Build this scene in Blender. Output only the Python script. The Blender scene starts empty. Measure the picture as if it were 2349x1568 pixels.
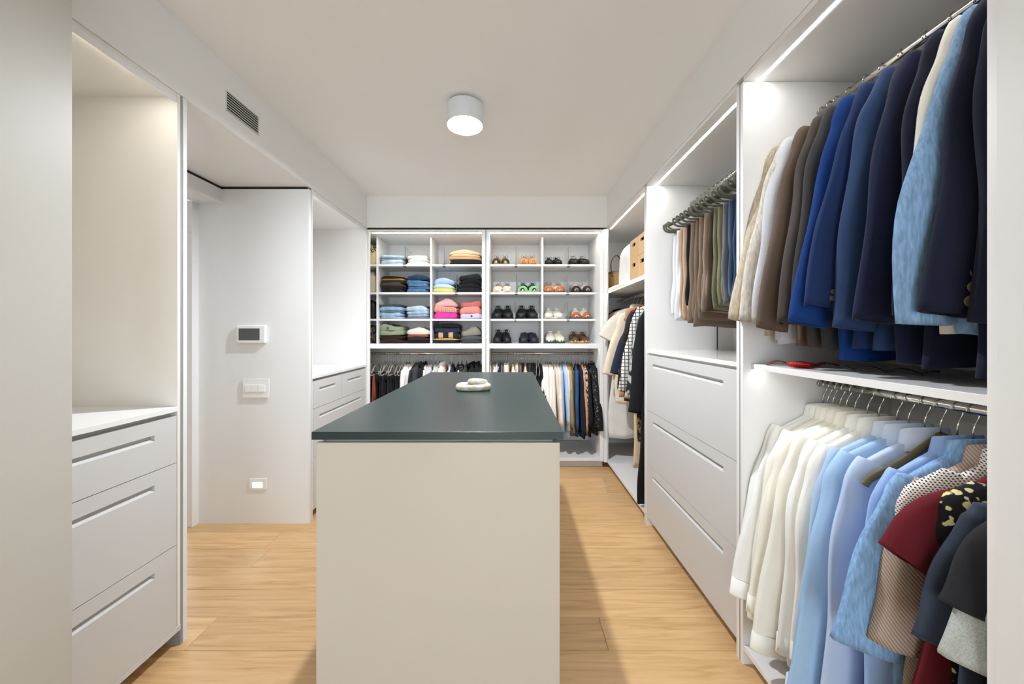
import bpy, math, random
import numpy as np

# ------------------------------------------------------------------ camera, world, exposure
SC = bpy.context.scene
COL = SC.collection
FPX = 831.0                                  # focal length in pixels of the 2349 px wide frame
H = 1.35                                     # camera height
cam_d = bpy.data.cameras.new('camera')
cam_d.sensor_fit = 'HORIZONTAL'; cam_d.sensor_width = 36.0
cam_d.lens = 36.0 * FPX / 2349.0
cam_d.shift_y = -24.0 / 2349.0
cam_d.clip_start = 0.02
cam = bpy.data.objects.new('camera', cam_d); COL.objects.link(cam)
cam.location = (0, 0, H); cam.rotation_euler = (math.radians(90), 0, 0)
SC.camera = cam

w = bpy.data.worlds.new('daylight'); SC.world = w; w.use_nodes = True
bg = w.node_tree.nodes['Background']
bg.inputs['Color'].default_value = (0.80, 0.91, 1.0, 1); bg.inputs['Strength'].default_value = 4.5

SC.view_settings.view_transform = 'Standard'
SC.view_settings.look = 'None'
SC.view_settings.exposure = 0.42
SC.view_settings.gamma = 1.0
SC.view_settings.use_curve_mapping = False
LED_E = 38.0          # strip lights under the cabinet tops
LEDB_E = 38.0         # strip lights of the back cubbies
LEDL_E = 11.0         # strip lights under shelves
NICHE_E = 40.0        # strip lights of the left niches
BULB_E = 2900.0

# ------------------------------------------------------------------ main dimensions (x right, y away, z up)
XL, XR, YB = -1.43, 0.937, 3.573              # cabinet fronts left, right, back
CEIL, ZT = 2.683, 2.363                       # ceiling, underside of the bulkheads
XBK = 1.54                                    # inside back of the right cabinets
YW = 4.15                                     # back wall
ROD_R = 0.0135
rng = random.Random(7)

# ------------------------------------------------------------------ materials
def lin(c):
    return tuple(((v/12.92) if v <= 0.04045 else ((v+0.055)/1.055)**2.4) for v in [k/255.0 for k in c])

MATS = {}
def base_mat(name):
    m = bpy.data.materials.new(name); m.use_nodes = True
    nt = m.node_tree; b = nt.nodes['Principled BSDF']
    return m, nt, b

def plain(name, rgb, rough=0.5, spec=0.5, metal=0.0, coat=0.0, noise=0.0, nscale=3.0, bump=0.0, bscale=200.0):
    if name in MATS: return MATS[name]
    m, nt, b = base_mat(name)
    c = lin(rgb)
    b.inputs['Base Color'].default_value = (*c, 1)
    b.inputs['Roughness'].default_value = rough
    b.inputs['Specular IOR Level'].default_value = spec
    b.inputs['Metallic'].default_value = metal
    if coat: b.inputs['Coat Weight'].default_value = coat; b.inputs['Coat Roughness'].default_value = 0.06
    tc = nt.nodes.new('ShaderNodeTexCoord')
    if noise:
        n = nt.nodes.new('ShaderNodeTexNoise'); n.inputs['Scale'].default_value = nscale
        nt.links.new(tc.outputs['Object'], n.inputs['Vector'])
        r = nt.nodes.new('ShaderNodeMapRange')
        r.inputs['To Min'].default_value = 1 - noise; r.inputs['To Max'].default_value = 1 + noise
        nt.links.new(n.outputs['Fac'], r.inputs['Value'])
        mx = nt.nodes.new('ShaderNodeVectorMath'); mx.operation = 'SCALE'
        mx.inputs[0].default_value = c
        nt.links.new(r.outputs['Result'], mx.inputs['Scale'])
        nt.links.new(mx.outputs['Vector'], b.inputs['Base Color'])
    if bump:
        n2 = nt.nodes.new('ShaderNodeTexNoise'); n2.inputs['Scale'].default_value = bscale
        nt.links.new(tc.outputs['Object'], n2.inputs['Vector'])
        bp = nt.nodes.new('ShaderNodeBump'); bp.inputs['Strength'].default_value = bump; bp.inputs['Distance'].default_value = 0.002
        nt.links.new(n2.outputs['Fac'], bp.inputs['Height']); nt.links.new(bp.outputs['Normal'], b.inputs['Normal'])
    MATS[name] = m
    return m

def emit(name, rgb, strength):
    if name in MATS: return MATS[name]
    m, nt, b = base_mat(name)
    c = lin(rgb)
    b.inputs['Base Color'].default_value = (*c, 1)
    b.inputs['Emission Color'].default_value = (*c, 1)
    b.inputs['Emission Strength'].default_value = strength
    MATS[name] = m
    return m

def fabric(rgb, pattern='plain', rgb2=(240, 240, 240), rough=0.9, scale=1.0):
    """procedural cloth: colour, soft variation, fine weave bump; patterns in object space"""
    key = 'fabric_%s_%d_%d_%d_%d_%d_%d_%g' % ((pattern,) + tuple(rgb) + tuple(rgb2) + (scale,))
    if key in MATS: return MATS[key]
    m, nt, b = base_mat(key)
    N, L = nt.nodes, nt.links
    tc = N.new('ShaderNodeTexCoord')
    c1, c2 = lin(rgb), lin(rgb2)
    def rgbnode(c):
        n = N.new('ShaderNodeRGB'); n.outputs[0].default_value = (*c, 1); return n.outputs[0]
    def mixc(f, a, bb):
        n = N.new('ShaderNodeMix'); n.data_type = 'RGBA'
        L.new(f, n.inputs['Factor']); L.new(a, n.inputs[6]); L.new(bb, n.inputs[7]); return n.outputs[2]
    def noise(s, det=2.0, stretch=None):
        n = N.new('ShaderNodeTexNoise'); n.inputs['Scale'].default_value = s; n.inputs['Detail'].default_value = det
        if stretch:
            mp = N.new('ShaderNodeMapping'); mp.inputs['Scale'].default_value = stretch
            L.new(tc.outputs['Object'], mp.inputs['Vector']); L.new(mp.outputs['Vector'], n.inputs['Vector'])
        else: L.new(tc.outputs['Object'], n.inputs['Vector'])
        return n.outputs['Fac']
    def wave(direction, s, dist=0.0):
        n = N.new('ShaderNodeTexWave'); n.wave_type = 'BANDS'; n.bands_direction = direction
        n.inputs['Scale'].default_value = s; n.inputs['Distortion'].default_value = dist
        L.new(tc.outputs['Object'], n.inputs['Vector']); return n.outputs['Fac']
    def step(v, lo, hi):
        n = N.new('ShaderNodeMapRange'); n.inputs['From Min'].default_value = lo; n.inputs['From Max'].default_value = hi
        L.new(v, n.inputs['Value']); return n.outputs['Result']
    def math_(op, a, bb):
        n = N.new('ShaderNodeMath'); n.operation = op; L.new(a, n.inputs[0]); L.new(bb, n.inputs[1]); return n.outputs[0]
    dark = tuple(v*0.86 for v in c1); light = tuple(min(1, v*1.10) for v in c1)
    basec = mixc(noise(9.0, 3.0), rgbnode(dark), rgbnode(light))
    hgt = noise(420.0, 1.0); bstr = 0.25
    if pattern == 'denim':
        basec = mixc(step(noise(14.0, 4.0, (1, 1, .35)), .42, .68), basec, rgbnode(tuple(min(1, v*1.35+.006) for v in c1)))
    elif pattern == 'check':
        f = math_('MAXIMUM', step(wave('Z', 11*scale), .86, .93), step(wave('Y', 11*scale), .86, .93))
        basec = mixc(f, basec, rgbnode(c2))
    elif pattern == 'smallcheck':
        f = math_('MULTIPLY', step(wave('DIAGONAL', 60*scale), .45, .55), step(wave('Z', 60*scale), .3, .5))
        basec = mixc(f, basec, rgbnode(c2))
    elif pattern == 'rib':
        wv = wave('DIAGONAL', 55*scale); basec = mixc(step(wv, .1, .9), rgbnode(tuple(v*.55 for v in c1)), rgbnode(c1)); hgt = wv; bstr = .5
    elif pattern == 'stripe':
        basec = mixc(step(wave('Z', 24*scale), .5, .6), basec, rgbnode(c2))
    elif pattern == 'vstripe':
        basec = mixc(step(wave('X', 30*scale, 2.0), .45, .6), basec, rgbnode(c2))
    elif pattern == 'floral':
        n = N.new('ShaderNodeTexVoronoi'); n.inputs['Scale'].default_value = 42*scale
        L.new(tc.outputs['Object'], n.inputs['Vector'])
        f = step(math_('ADD', n.outputs['Distance'], noise(44*scale)), .78, .84)
        basec = mixc(f, rgbnode(c2), basec)
    elif pattern == 'animal':
        f = step(noise(48*scale, 1.5, (1.6, 1, .6)), .48, .54); basec = mixc(f, basec, rgbnode(c2))
    elif pattern == 'tweed':
        f = step(noise(330.0*scale, 0.0), .45, .6); basec = mixc(f, basec, rgbnode(c2)); bstr = .5
    elif pattern == 'linen':
        f = step(noise(60.0, 3.0, (3, 3, .5)), .35, .75); basec = mixc(f, rgbnode(tuple(v*.72 for v in c1)), rgbnode(tuple(min(1, v*1.15) for v in c1)))
    elif pattern == 'patch':
        f = step(wave('X', 3.0), .55, .6); basec = mixc(f, basec, rgbnode(c2))
    L.new(basec, b.inputs['Base Color'])
    b.inputs['Roughness'].default_value = rough; b.inputs['Specular IOR Level'].default_value = 0.25
    if max(rgb) < 120:
        b.inputs['Sheen Weight'].default_value = 0.05
    wr = noise(16.0, 3.0, (1, 1, .4))
    bp0 = N.new('ShaderNodeBump'); bp0.inputs['Strength'].default_value = .35; bp0.inputs['Distance'].default_value = .008
    L.new(wr, bp0.inputs['Height'])
    bp = N.new('ShaderNodeBump'); bp.inputs['Strength'].default_value = bstr; bp.inputs['Distance'].default_value = 0.0012
    L.new(hgt, bp.inputs['Height']); L.new(bp0.outputs['Normal'], bp.inputs['Normal']); L.new(bp.outputs['Normal'], b.inputs['Normal'])
    MATS[key] = m
    return m

WALL = plain('wall_paint', (246, 245, 242), 0.75, 0.3, bump=0.04, bscale=350)
CEILM = plain('ceiling_paint', (247, 245, 241), 0.85, 0.2, bump=0.03, bscale=300)
LAC = plain('white_lacquer', (240, 239, 237), 0.32, 0.5, noise=0.01)
GLOSS = plain('gloss_lacquer', (243, 239, 231), 0.10, 0.5, noise=0.01)
SATIN = plain('satin_lacquer', (212, 211, 209), 0.42, 0.5, noise=0.01)
GROOVE = plain('groove_shade_grey', (150, 150, 148), 0.6)  # grey that paints the shade of the panel grooves onto flush strips
GAP = plain('gap_shade_paint', (40, 38, 34), 0.8)  # near-black colour standing in for the shade inside narrow gaps
CHROME = plain('chrome', (215, 212, 205), 0.16, 0.5, metal=1.0)
VELVET = plain('hanger_velvet', (84, 83, 74), 0.75, 0.3, bump=0.1, bscale=900)
VELVETL = plain('hanger_velvet_pale', (178, 173, 162), 0.75, 0.3, bump=0.1, bscale=900)
OLIVE = plain('hanger_velvet_olive', (110, 98, 66), 0.75, 0.3, bump=0.1, bscale=900)
BEIGEH = plain('hanger_wood', (196, 178, 142), 0.5, 0.4, noise=.06, nscale=20)
LED = emit('led_diffuser', (255, 252, 248), LED_E)
LEDB = emit('led_back_diffuser', (255, 252, 246), LEDB_E)
LEDL = emit('led_shelf_diffuser', (255, 252, 246), LEDL_E)
LED2 = emit('led_corner_diffuser', (255, 252, 246), 6.5)
LEDN = emit('led_niche_diffuser', (255, 250, 242), NICHE_E)
BLACK = plain('black_rubber', (22, 22, 22), 0.55)
TOP = plain('island_top_laminate', (30, 50, 48), 0.33, 0.5, noise=0.03, nscale=6, bump=0.05, bscale=700)

def oak(name):
    m, nt, b = base_mat(name); N, L = nt.nodes, nt.links
    tc = N.new('ShaderNodeTexCoord'); oi = N.new('ShaderNodeObjectInfo')
    ad = N.new('ShaderNodeVectorMath'); ad.operation = 'ADD'
    sc_ = N.new('ShaderNodeVectorMath'); sc_.operation = 'SCALE'; sc_.inputs[0].default_value = (37, 91, 53)
    L.new(oi.outputs['Random'], sc_.inputs['Scale']); L.new(tc.outputs['Object'], ad.inputs[0]); L.new(sc_.outputs['Vector'], ad.inputs[1])
    mp = N.new('ShaderNodeMapping'); mp.inputs['Scale'].default_value = (1.1, 13, 13); L.new(ad.outputs['Vector'], mp.inputs['Vector'])
    n1 = N.new('ShaderNodeTexNoise'); n1.inputs['Scale'].default_value = 2.2; n1.inputs['Detail'].default_value = 8; n1.inputs['Distortion'].default_value = 1.2
    L.new(mp.outputs['Vector'], n1.inputs['Vector'])
    mp2 = N.new('ShaderNodeMapping'); mp2.inputs['Scale'].default_value = (2.5, 160, 160); L.new(ad.outputs['Vector'], mp2.inputs['Vector'])
    n2 = N.new('ShaderNodeTexNoise'); n2.inputs['Scale'].default_value = 2; n2.inputs['Detail'].default_value = 3; L.new(mp2.outputs['Vector'], n2.inputs['Vector'])
    cr = N.new('ShaderNodeValToRGB')
    cr.color_ramp.elements[0].position = .30; cr.color_ramp.elements[0].color = (*lin((196, 154, 106)), 1)
    cr.color_ramp.elements[1].position = .70; cr.color_ramp.elements[1].color = (*lin((226, 187, 138)), 1)
    e = cr.color_ramp.elements.new(.48); e.color = (*lin((214, 173, 122)), 1)
    L.new(n1.outputs['Fac'], cr.inputs['Fac'])
    mr = N.new('ShaderNodeMapRange'); mr.inputs['To Min'].default_value = .93; mr.inputs['To Max'].default_value = 1.05; L.new(n2.outputs['Fac'], mr.inputs['Value'])
    mr2 = N.new('ShaderNodeMapRange'); mr2.inputs['To Min'].default_value = .90; mr2.inputs['To Max'].default_value = 1.06; L.new(oi.outputs['Random'], mr2.inputs['Value'])
    mu = N.new('ShaderNodeMath'); mu.operation = 'MULTIPLY'; L.new(mr.outputs['Result'], mu.inputs[0]); L.new(mr2.outputs['Result'], mu.inputs[1])
    vs = N.new('ShaderNodeVectorMath'); vs.operation = 'SCALE'; L.new(cr.outputs['Color'], vs.inputs[0]); L.new(mu.outputs[0], vs.inputs['Scale'])
    L.new(vs.outputs['Vector'], b.inputs['Base Color'])
    b.inputs['Roughness'].default_value = 0.36; b.inputs['Specular IOR Level'].default_value = .4
    bp = N.new('ShaderNodeBump'); bp.inputs['Strength'].default_value = .12; bp.inputs['Distance'].default_value = .001
    L.new(n2.outputs['Fac'], bp.inputs['Height']); L.new(bp.outputs['Normal'], b.inputs['Normal'])
    return m
OAK = oak('oak_plank')

# ------------------------------------------------------------------ object helpers
def tag(o, label=None, cat=None, group=None, kind=None):
    if label: o['label'] = label
    if cat: o['category'] = cat
    if group: o['group'] = group
    if kind: o['kind'] = kind
    return o

def thing(name, label, cat, loc=(0, 0, 0), group=None, rotz=0.0):
    o = bpy.data.objects.new(name, None); COL.objects.link(o)
    o.empty_display_size = .05
    o.location = loc; o.rotation_euler = (0, 0, rotz)
    return tag(o, label, cat, group)

def wloc(o):
    p = o; x = np.zeros(3)
    while p is not None:
        x += np.array(p.location); p = p.parent
    return x

def mesh_of(name, V, F, m, smooth=False):
    me = bpy.data.meshes.new(name)
    me.from_pydata([tuple(v) for v in V], [], [tuple(f) for f in F])
    if smooth: me.polygons.foreach_set('use_smooth', [True]*len(me.polygons))
    ms = m if isinstance(m, (list, tuple)) else [m]
    for k in ms: me.materials.append(k)
    me.update()
    return me

def obj(name, V, F, m, parent=None, loc=(0, 0, 0), smooth=False):
    """mesh in the parent's local frame"""
    o = bpy.data.objects.new(name, mesh_of(name, V, F, m, smooth)); COL.objects.link(o)
    o.parent = parent; o.location = loc
    return o

def link_mesh(name, me, parent=None, loc=(0, 0, 0)):
    o = bpy.data.objects.new(name, me); COL.objects.link(o); o.parent = parent; o.location = loc
    return o

BOXF = [(0, 3, 2, 1), (4, 5, 6, 7), (0, 1, 5, 4), (1, 2, 6, 5), (2, 3, 7, 6), (3, 0, 4, 7)]
def boxv(x0, x1, y0, y1, z0, z1):
    return [(x0, y0, z0), (x1, y0, z0), (x1, y1, z0), (x0, y1, z0), (x0, y0, z1), (x1, y0, z1), (x1, y1, z1), (x0, y1, z1)]

def bevel(o, wd=0.0015, seg=2):
    md = o.modifiers.new('bevel', 'BEVEL'); md.width = wd; md.segments = seg; md.limit_method = 'ANGLE'; md.angle_limit = math.radians(40)
    return o

def box(name, x0, x1, y0, y1, z0, z1, m, parent=None, bev=0.0):
    """box in world coordinates (parents here are unrotated)"""
    c = np.array([(x0+x1)/2, (y0+y1)/2, (z0+z1)/2])
    hx, hy, hz = (x1-x0)/2, (y1-y0)/2, (z1-z0)/2
    p = wloc(parent) if parent is not None else np.zeros(3)
    o = obj(name, boxv(-hx, hx, -hy, hy, -hz, hz), BOXF, m, parent, tuple(c - p))
    if bev: bevel(o, bev)
    return o

def join(parts):
    V, F, n = [], [], 0
    for v, f in parts:
        V += list(v); F += [tuple(i+n for i in q) for q in f]; n += len(v)
    return V, F

def loft(rings, closed=True, cap0=True, cap1=True):
    n = len(rings[0]); V = [tuple(p) for r in rings for p in r]; F = []
    for j in range(len(rings)-1):
        for i in range(n if closed else n-1):
            k = (i+1) % n
            F.append((j*n+i, j*n+k, (j+1)*n+k, (j+1)*n+i))
    if closed and cap0: F.append(tuple(range(n-1, -1, -1)))
    if closed and cap1: F.append(tuple((len(rings)-1)*n+i for i in range(n)))
    return V, F

def tube(pts, r, n=8, r2=None, up=(1, 0, 0)):
    """swept tube; r in the plane of the path, r2 along 'up'"""
    P = np.array(pts, float); r2 = r if r2 is None else r2
    rings = []
    for i in range(len(P)):
        t = P[min(i+1, len(P)-1)] - P[max(i-1, 0)]; t /= (np.linalg.norm(t)+1e-9)
        u = np.array(up, float); u = u - t*np.dot(u, t)
        if np.linalg.norm(u) < 1e-3: u = np.array((0, 1, 0.0)) - t*t[1]
        u /= np.linalg.norm(u); b = np.cross(t, u)
        rr = r[i] if hasattr(r, '__len__') else r
        rr2 = r2[i] if hasattr(r2, '__len__') else r2
        rings.append([P[i] + u*rr2*math.cos(2*math.pi*k/n) + b*rr*math.sin(2*math.pi*k/n) for k in range(n)])
    return loft(rings)

def lathe(profile, n=48, cap0=False, cap1=False):
    return loft([[(r*math.cos(2*math.pi*k/n), r*math.sin(2*math.pi*k/n), z) for k in range(n)] for r, z in profile], True, cap0, cap1)

def smooth_path(pts, k=6):
    P = [np.array(p, float) for p in pts]; out = []
    for i in range(len(P)-1):
        p0 = P[max(i-1, 0)]; p1 = P[i]; p2 = P[i+1]; p3 = P[min(i+2, len(P)-1)]
        for j in range(k):
            t = j/k
            out.append(.5*((2*p1)+(-p0+p2)*t+(2*p0-5*p1+4*p2-p3)*t*t+(-p0+3*p1-3*p2+p3)*t**3))
    out.append(P[-1]); return out

def spow(v, p): return math.copysign(abs(v)**p, v)

ORD = ['first', 'second', 'third', 'fourth', 'fifth', 'sixth', 'seventh', 'eighth', 'ninth', 'tenth', 'eleventh', 'twelfth', 'thirteenth',
       'fourteenth', 'fifteenth', 'sixteenth', 'seventeenth', 'eighteenth', 'nineteenth', 'twentieth', 'twenty-first', 'twenty-second',
       'twenty-third', 'twenty-fourth', 'twenty-fifth', 'twenty-sixth', 'twenty-seventh', 'twenty-eighth', 'twenty-ninth', 'thirtieth',
       'thirty-first', 'thirty-second', 'thirty-third', 'thirty-fourth', 'thirty-fifth', 'thirty-sixth', 'thirty-seventh', 'thirty-eighth',
       'thirty-ninth', 'fortieth', 'forty-first', 'forty-second', 'forty-third', 'forty-fourth', 'forty-fifth', 'forty-sixth']

# ================================================================== the setting
def struct(o, label=None):
    o['kind'] = 'structure'
    if label: o['label'] = label
    return o

floor = struct(box('floor', -4.3, 1.7, -2.9, 4.4, -0.08, -0.012, plain('subfloor', (120, 95, 65), .8)), 'light oak plank floor of the walk-in closet')
PW = 0.181
prng = random.Random(3)
y = -2.81; row = 0
while y < 4.2:
    xs = -2.35 + prng.uniform(-1.4, 0)
    while xs < 1.6:
        ln = prng.choice([1.5, 1.8, 2.1])
        x0, x1 = max(xs, -2.35), min(xs+ln, 1.6)
        if x1 - x0 > .12:
            bevel(box('plank', x0, x1-.0012, y, y+PW-.0012, -.012, 0, OAK, floor), .0012, 1)
        xs += ln
    y += PW; row += 1

struct(box('ceiling', -2.4, 1.7, -2.9, 4.4, CEIL, CEIL+.1, CEILM), 'off-white painted ceiling')
struct(box('wall_back', -2.4, 1.7, YW+.02, YW+.12, 0, CEIL, WALL), 'white wall behind the back cabinets')
struct(box('wall_right', XBK+.03, XBK+.13, -2.9, YW+.1, 0, CEIL, WALL), 'white wall behind the right cabinets')
# bulkheads above the cabinets
struct(box('trim_1', -2.4, XL, 1.0, YW+.02, ZT+.007, CEIL, WALL), 'white bulkhead above the left cabinets and doorway niche')
struct(box('trim_2', XR, XBK+.03, .69, YW+.02, ZT+.022, CEIL, WALL), 'white bulkhead above the right cabinets')
struct(box('trim_3', XL, XR, YB, YW+.02, ZT+.012, CEIL, WALL), 'white bulkhead above the back cabinets')
struct(box('trim_4', XL+.001, XR-.001, YB+.012, YB+.05, ZT-.006, ZT+.012, GAP), 'dark strip painting shade in the gap above the back cabinets')  # solid dark strip, the gap's shade given as colour
# near walls
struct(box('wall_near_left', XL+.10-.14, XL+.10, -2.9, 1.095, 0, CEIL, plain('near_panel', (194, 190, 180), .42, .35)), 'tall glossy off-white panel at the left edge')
struct(box('wall_near_right', XR-.007, XBK+.03, -2.9, .695, 0, CEIL, plain('near_panel_matte', (224, 223, 220), .45, .4)), 'tall white panel at the right edge')
# wall behind the camera with a wide doorway towards a bright room
V, F = join([(boxv(-1.47, -.95, -2.9, -2.8, 0, CEIL), BOXF), (boxv(.62, 1.6, -2.9, -2.8, 0, CEIL), BOXF), (boxv(-.95, .62, -2.9, -2.8, 2.35, CEIL), BOXF)])
struct(obj('wall_front', V, F, WALL), 'white wall with the entrance doorway')
# doorway niche on the left
struct(box('wall_niche', -2.22, XL, 2.55, 2.575, 0, ZT-.011, LAC), 'white panel wall with thermostat and light switch')
struct(box('trim_5', -2.20, XL-.02, 2.553, 2.572, ZT-.011, ZT+.007, GAP), 'dark strip painting shade in the gap above the niche wall')  # dark fill closing the gap, its shade painted
V, F = join([(boxv(-2.2, -2.04, 1.56, 2.55, 2.246, ZT-.013), BOXF), (boxv(-2.2, -2.04, 1.56, 1.66, 0, 2.246), BOXF)])
dl = struct(obj('wall_left', V, F, LAC), 'white header over the side doorway')
struct(box('trim_6', -2.195, -2.05, 1.60, 2.549, ZT-.013, ZT+.007, GAP), 'dark strip painting shade in the gap above the doorway header')  # dark fill that paints the shade over the header
struct(box('door_1', -2.265, -2.205, 2.497, 2.562, 0, 2.25, LAC, bev=.002), 'white edge of the sliding pocket door')
# bright side room seen through the doorway
V, F = join([(boxv(-4.3, -4.2, .7, 3.75, 0, 2.6), BOXF), (boxv(-4.2, -2.04, .6, .7, 0, 2.6), BOXF),
             (boxv(-4.2, -3.9, 3.65, 3.75, 0, 2.6), BOXF), (boxv(-2.75, -2.2, 3.65, 3.75, 0, 2.6), BOXF),
             (boxv(-3.9, -2.75, 3.65, 3.75, 0, .12), BOXF), (boxv(-3.9, -2.75, 3.65, 3.75, 2.4, 2.6), BOXF),
             (boxv(-2.27, -2.2, .7, 1.66, 0, 2.6), BOXF), (boxv(-2.27, -2.2, 2.58, 3.65, 0, 2.6), BOXF)])
struct(obj('wall_side_room', V, F, WALL), 'white walls of the bright room beyond the doorway')
struct(box('ceiling_side_room', -4.3, -2.2, .6, 3.75, 2.6, 2.68, CEILM), 'white ceiling of the side room')
struct(box('floor_side_room', -4.3, -2.351, .6, 3.75, -.012, 0, OAK), 'oak floor of the side room')
wn = struct(box('window_1', -3.9, -3.86, 3.68, 3.72, .12, 2.4, LAC), 'white framed window in the bright side room')
box('frame', -2.79, -2.75, 3.68, 3.72, .12, 2.4, LAC, wn)
box('frame', -3.86, -2.79, 3.68, 3.72, 2.36, 2.4, LAC, wn)
box('frame', -3.86, -2.79, 3.68, 3.72, .12, .16, LAC, wn)
gm, nt, b = base_mat('window_glass'); b.inputs['Transmission Weight'].default_value = 1; b.inputs['Roughness'].default_value = 0; b.inputs['IOR'].default_value = 1.05
box('pane', -3.86, -2.79, 3.697, 3.703, .16, 2.36, gm, wn)

# ================================================================== cabinet helpers
def drawer_front(parent, plane, a0, a1, z0, z1, s0, s1, face, th=.02, depth_sign=1, slot_top=.055, slot_h=.025, m=None):
    """front in the plane x = plane, between y=a0..a1; slot between y=s0..s1; face = +1 looks towards +x, -1 towards -x.
    The slot is a groove: deep at its top edge, sloping out at the bottom."""
    m = m or SATIN
    f = plane; bk = plane - face*th; dp = plane - face*th*.92
    t1, t0 = z1 - slot_top, z1 - slot_top - slot_h
    ys = [a0, s0, s1, a1]; zs = [z0, t0, t1, z1]
    V = []; F = []
    def v(p): V.append(p); return len(V)-1
    g = [[v((f, yy, zz)) for zz in zs] for yy in ys]
    for i in range(3):
        for j in range(3):
            if i == 1 and j == 1: continue
            q = (g[i][j], g[i+1][j], g[i+1][j+1], g[i][j+1]); F.append(q if face > 0 else q[::-1])
    # back and rim
    bb = [v((bk, a0, z0)), v((bk, a1, z0)), v((bk, a1, z1)), v((bk, a0, z1))]
    F.append((bb[3], bb[2], bb[1], bb[0]) if face > 0 else (bb[0], bb[1], bb[2], bb[3]))
    def rim(seq, p, q2): F.append(tuple(seq)+(q2, p))
    rim([g[0][0], g[1][0], g[2][0], g[3][0]], bb[0], bb[1]); rim([g[0][3], g[1][3], g[2][3], g[3][3]], bb[3], bb[2])
    rim([g[0][0], g[0][1], g[0][2], g[0][3]], bb[0], bb[3]); rim([g[3][0], g[3][1], g[3][2], g[3][3]], bb[1], bb[2])
    # groove
    d0, d1 = v((dp, s0, t1)), v((dp, s1, t1))
    zm = t0 + (t1-t0)*.45
    F.append((g[1][2], g[2][2], d1, d0))
    e0, e1 = v((dp, s0, zm)), v((dp, s1, zm))
    F.append((d0, d1, e1, e0)); F.append((e0, e1, g[2][1], g[1][1]))
    F.append((g[1][1], g[1][2], d0, e0)); F.append((g[2][1], g[2][2], d1, e1))
    p = wloc(parent)
    c = np.array((f, (a0+a1)/2, (z0+z1)/2))
    o = obj('drawer', [tuple(np.array(q)-c) for q in V], F, m, parent, tuple(c-p))
    return o

def rod_y(parent, x, z, y0, y1):
    n = 16
    V, F = loft([[(ROD_R*math.cos(2*math.pi*k/n), yy, ROD_R*math.sin(2*math.pi*k/n)) for k in range(n)] for yy in (y0, y1)])
    return obj('hanging_rod', V, F, CHROME, parent, tuple(np.array((x, 0, z)) - wloc(parent)), True)

def rod_x(parent, y_, z, x0, x1):
    n = 16
    V, F = loft([[(xx, ROD_R*math.cos(2*math.pi*k/n), ROD_R*math.sin(2*math.pi*k/n)) for k in range(n)] for xx in (x0, x1)])
    return obj('hanging_rod', V, F, CHROME, parent, tuple(np.array((0, y_, z)) - wloc(parent)), True)

# ------------------------------------------------------------------ right wall units
RODX, RODZU, RODZL, RODZ3 = 1.248, 2.236, 1.14, 1.685
def side(parent, y0, y1, x0=XR, x1=XBK+.01, z0=0.0, z1=ZT, m=None):
    return box('side_panel', x0, x1, y0, y1, z0, z1, m or LAC, parent, .001)

def led_y(parent, x, z, y0, y1, wd=.014, m=None):
    return box('led_strip', x-wd/2, x+wd/2, y0, y1, z-.0006, z+.002, m or LED, parent)
def led_x(parent, y_, z, x0, x1, wd=.014, m=None):
    return box('led_strip', x0, x1, y_-wd/2, y_+wd/2, z-.0006, z+.002, m or LED, parent)

r1 = thing('wardrobe_unit', 'white open wardrobe unit at right holding blazers above and shirts below', 'wardrobe', (1.24, 1.09, 0))
side(r1, .697, .715); side(r1, 1.469, 1.487)
box('groove_shade_strip', XR+.002, XBK, 1.487, 1.495, 0, ZT, GROOVE, r1)  # groove filled flush, its shade painted as grey
box('back_panel', XBK, XBK+.015, .715, 1.469, .08, ZT, LAC, r1)
box('top_panel', XR+.002, XBK, .715, 1.469, ZT, ZT+.02, LAC, r1)
box('base_panel', XR+.002, XBK, .715, 1.469, .06, .08, LAC, r1)
box('toe_kick', XR+.06, XR+.075, .715, 1.469, 0, .06, SATIN, r1)
box('shelf', XR+.033, XBK, .715, 1.469, 1.198, 1.22, LAC, r1, .001)
led_y(r1, 1.0, ZT, .72, 1.467); led_y(r1, XR+.06, 1.198, .72, 1.467, m=LEDL)
rod_y(r1, RODX, RODZU, .715, 1.469); rod_y(r1, RODX, RODZL, .715, 1.469)

r2 = thing('drawer_wardrobe', 'white wardrobe unit with trouser rail above three wide drawers', 'wardrobe', (1.24, 2.0, 0))
side(r2, 1.495, 1.513); side(r2, 2.52, 2.538)
box('groove_shade_strip', XR+.002, XBK, 2.538, 2.546, 0, ZT, GROOVE, r2)
box('back_panel', XBK, XBK+.015, 1.513, 2.52, .08, ZT, LAC, r2)
box('top_panel', XR+.002, XBK, 1.513, 2.52, ZT, ZT+.02, LAC, r2)
box('worktop', XR+.004, XBK, 1.513, 2.52, 1.202, 1.222, GLOSS, r2, .001)
box('carcass', XR+.025, XBK, 1.513, 2.52, .06, 1.202, SATIN, r2)
box('toe_kick', XR+.06, XR+.075, 1.513, 2.52, 0, .06, SATIN, r2)
led_y(r2, 1.0, ZT, 1.516, 2.518)
rod_y(r2, RODX, RODZU, 1.513, 2.52)
for z0, z1 in ((.808, 1.188), (.441, .805), (.068, .438)):
    drawer_front(r2, XR+.002, 1.516, 2.517, z0, z1, 1.612, 2.425, -1)

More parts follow.
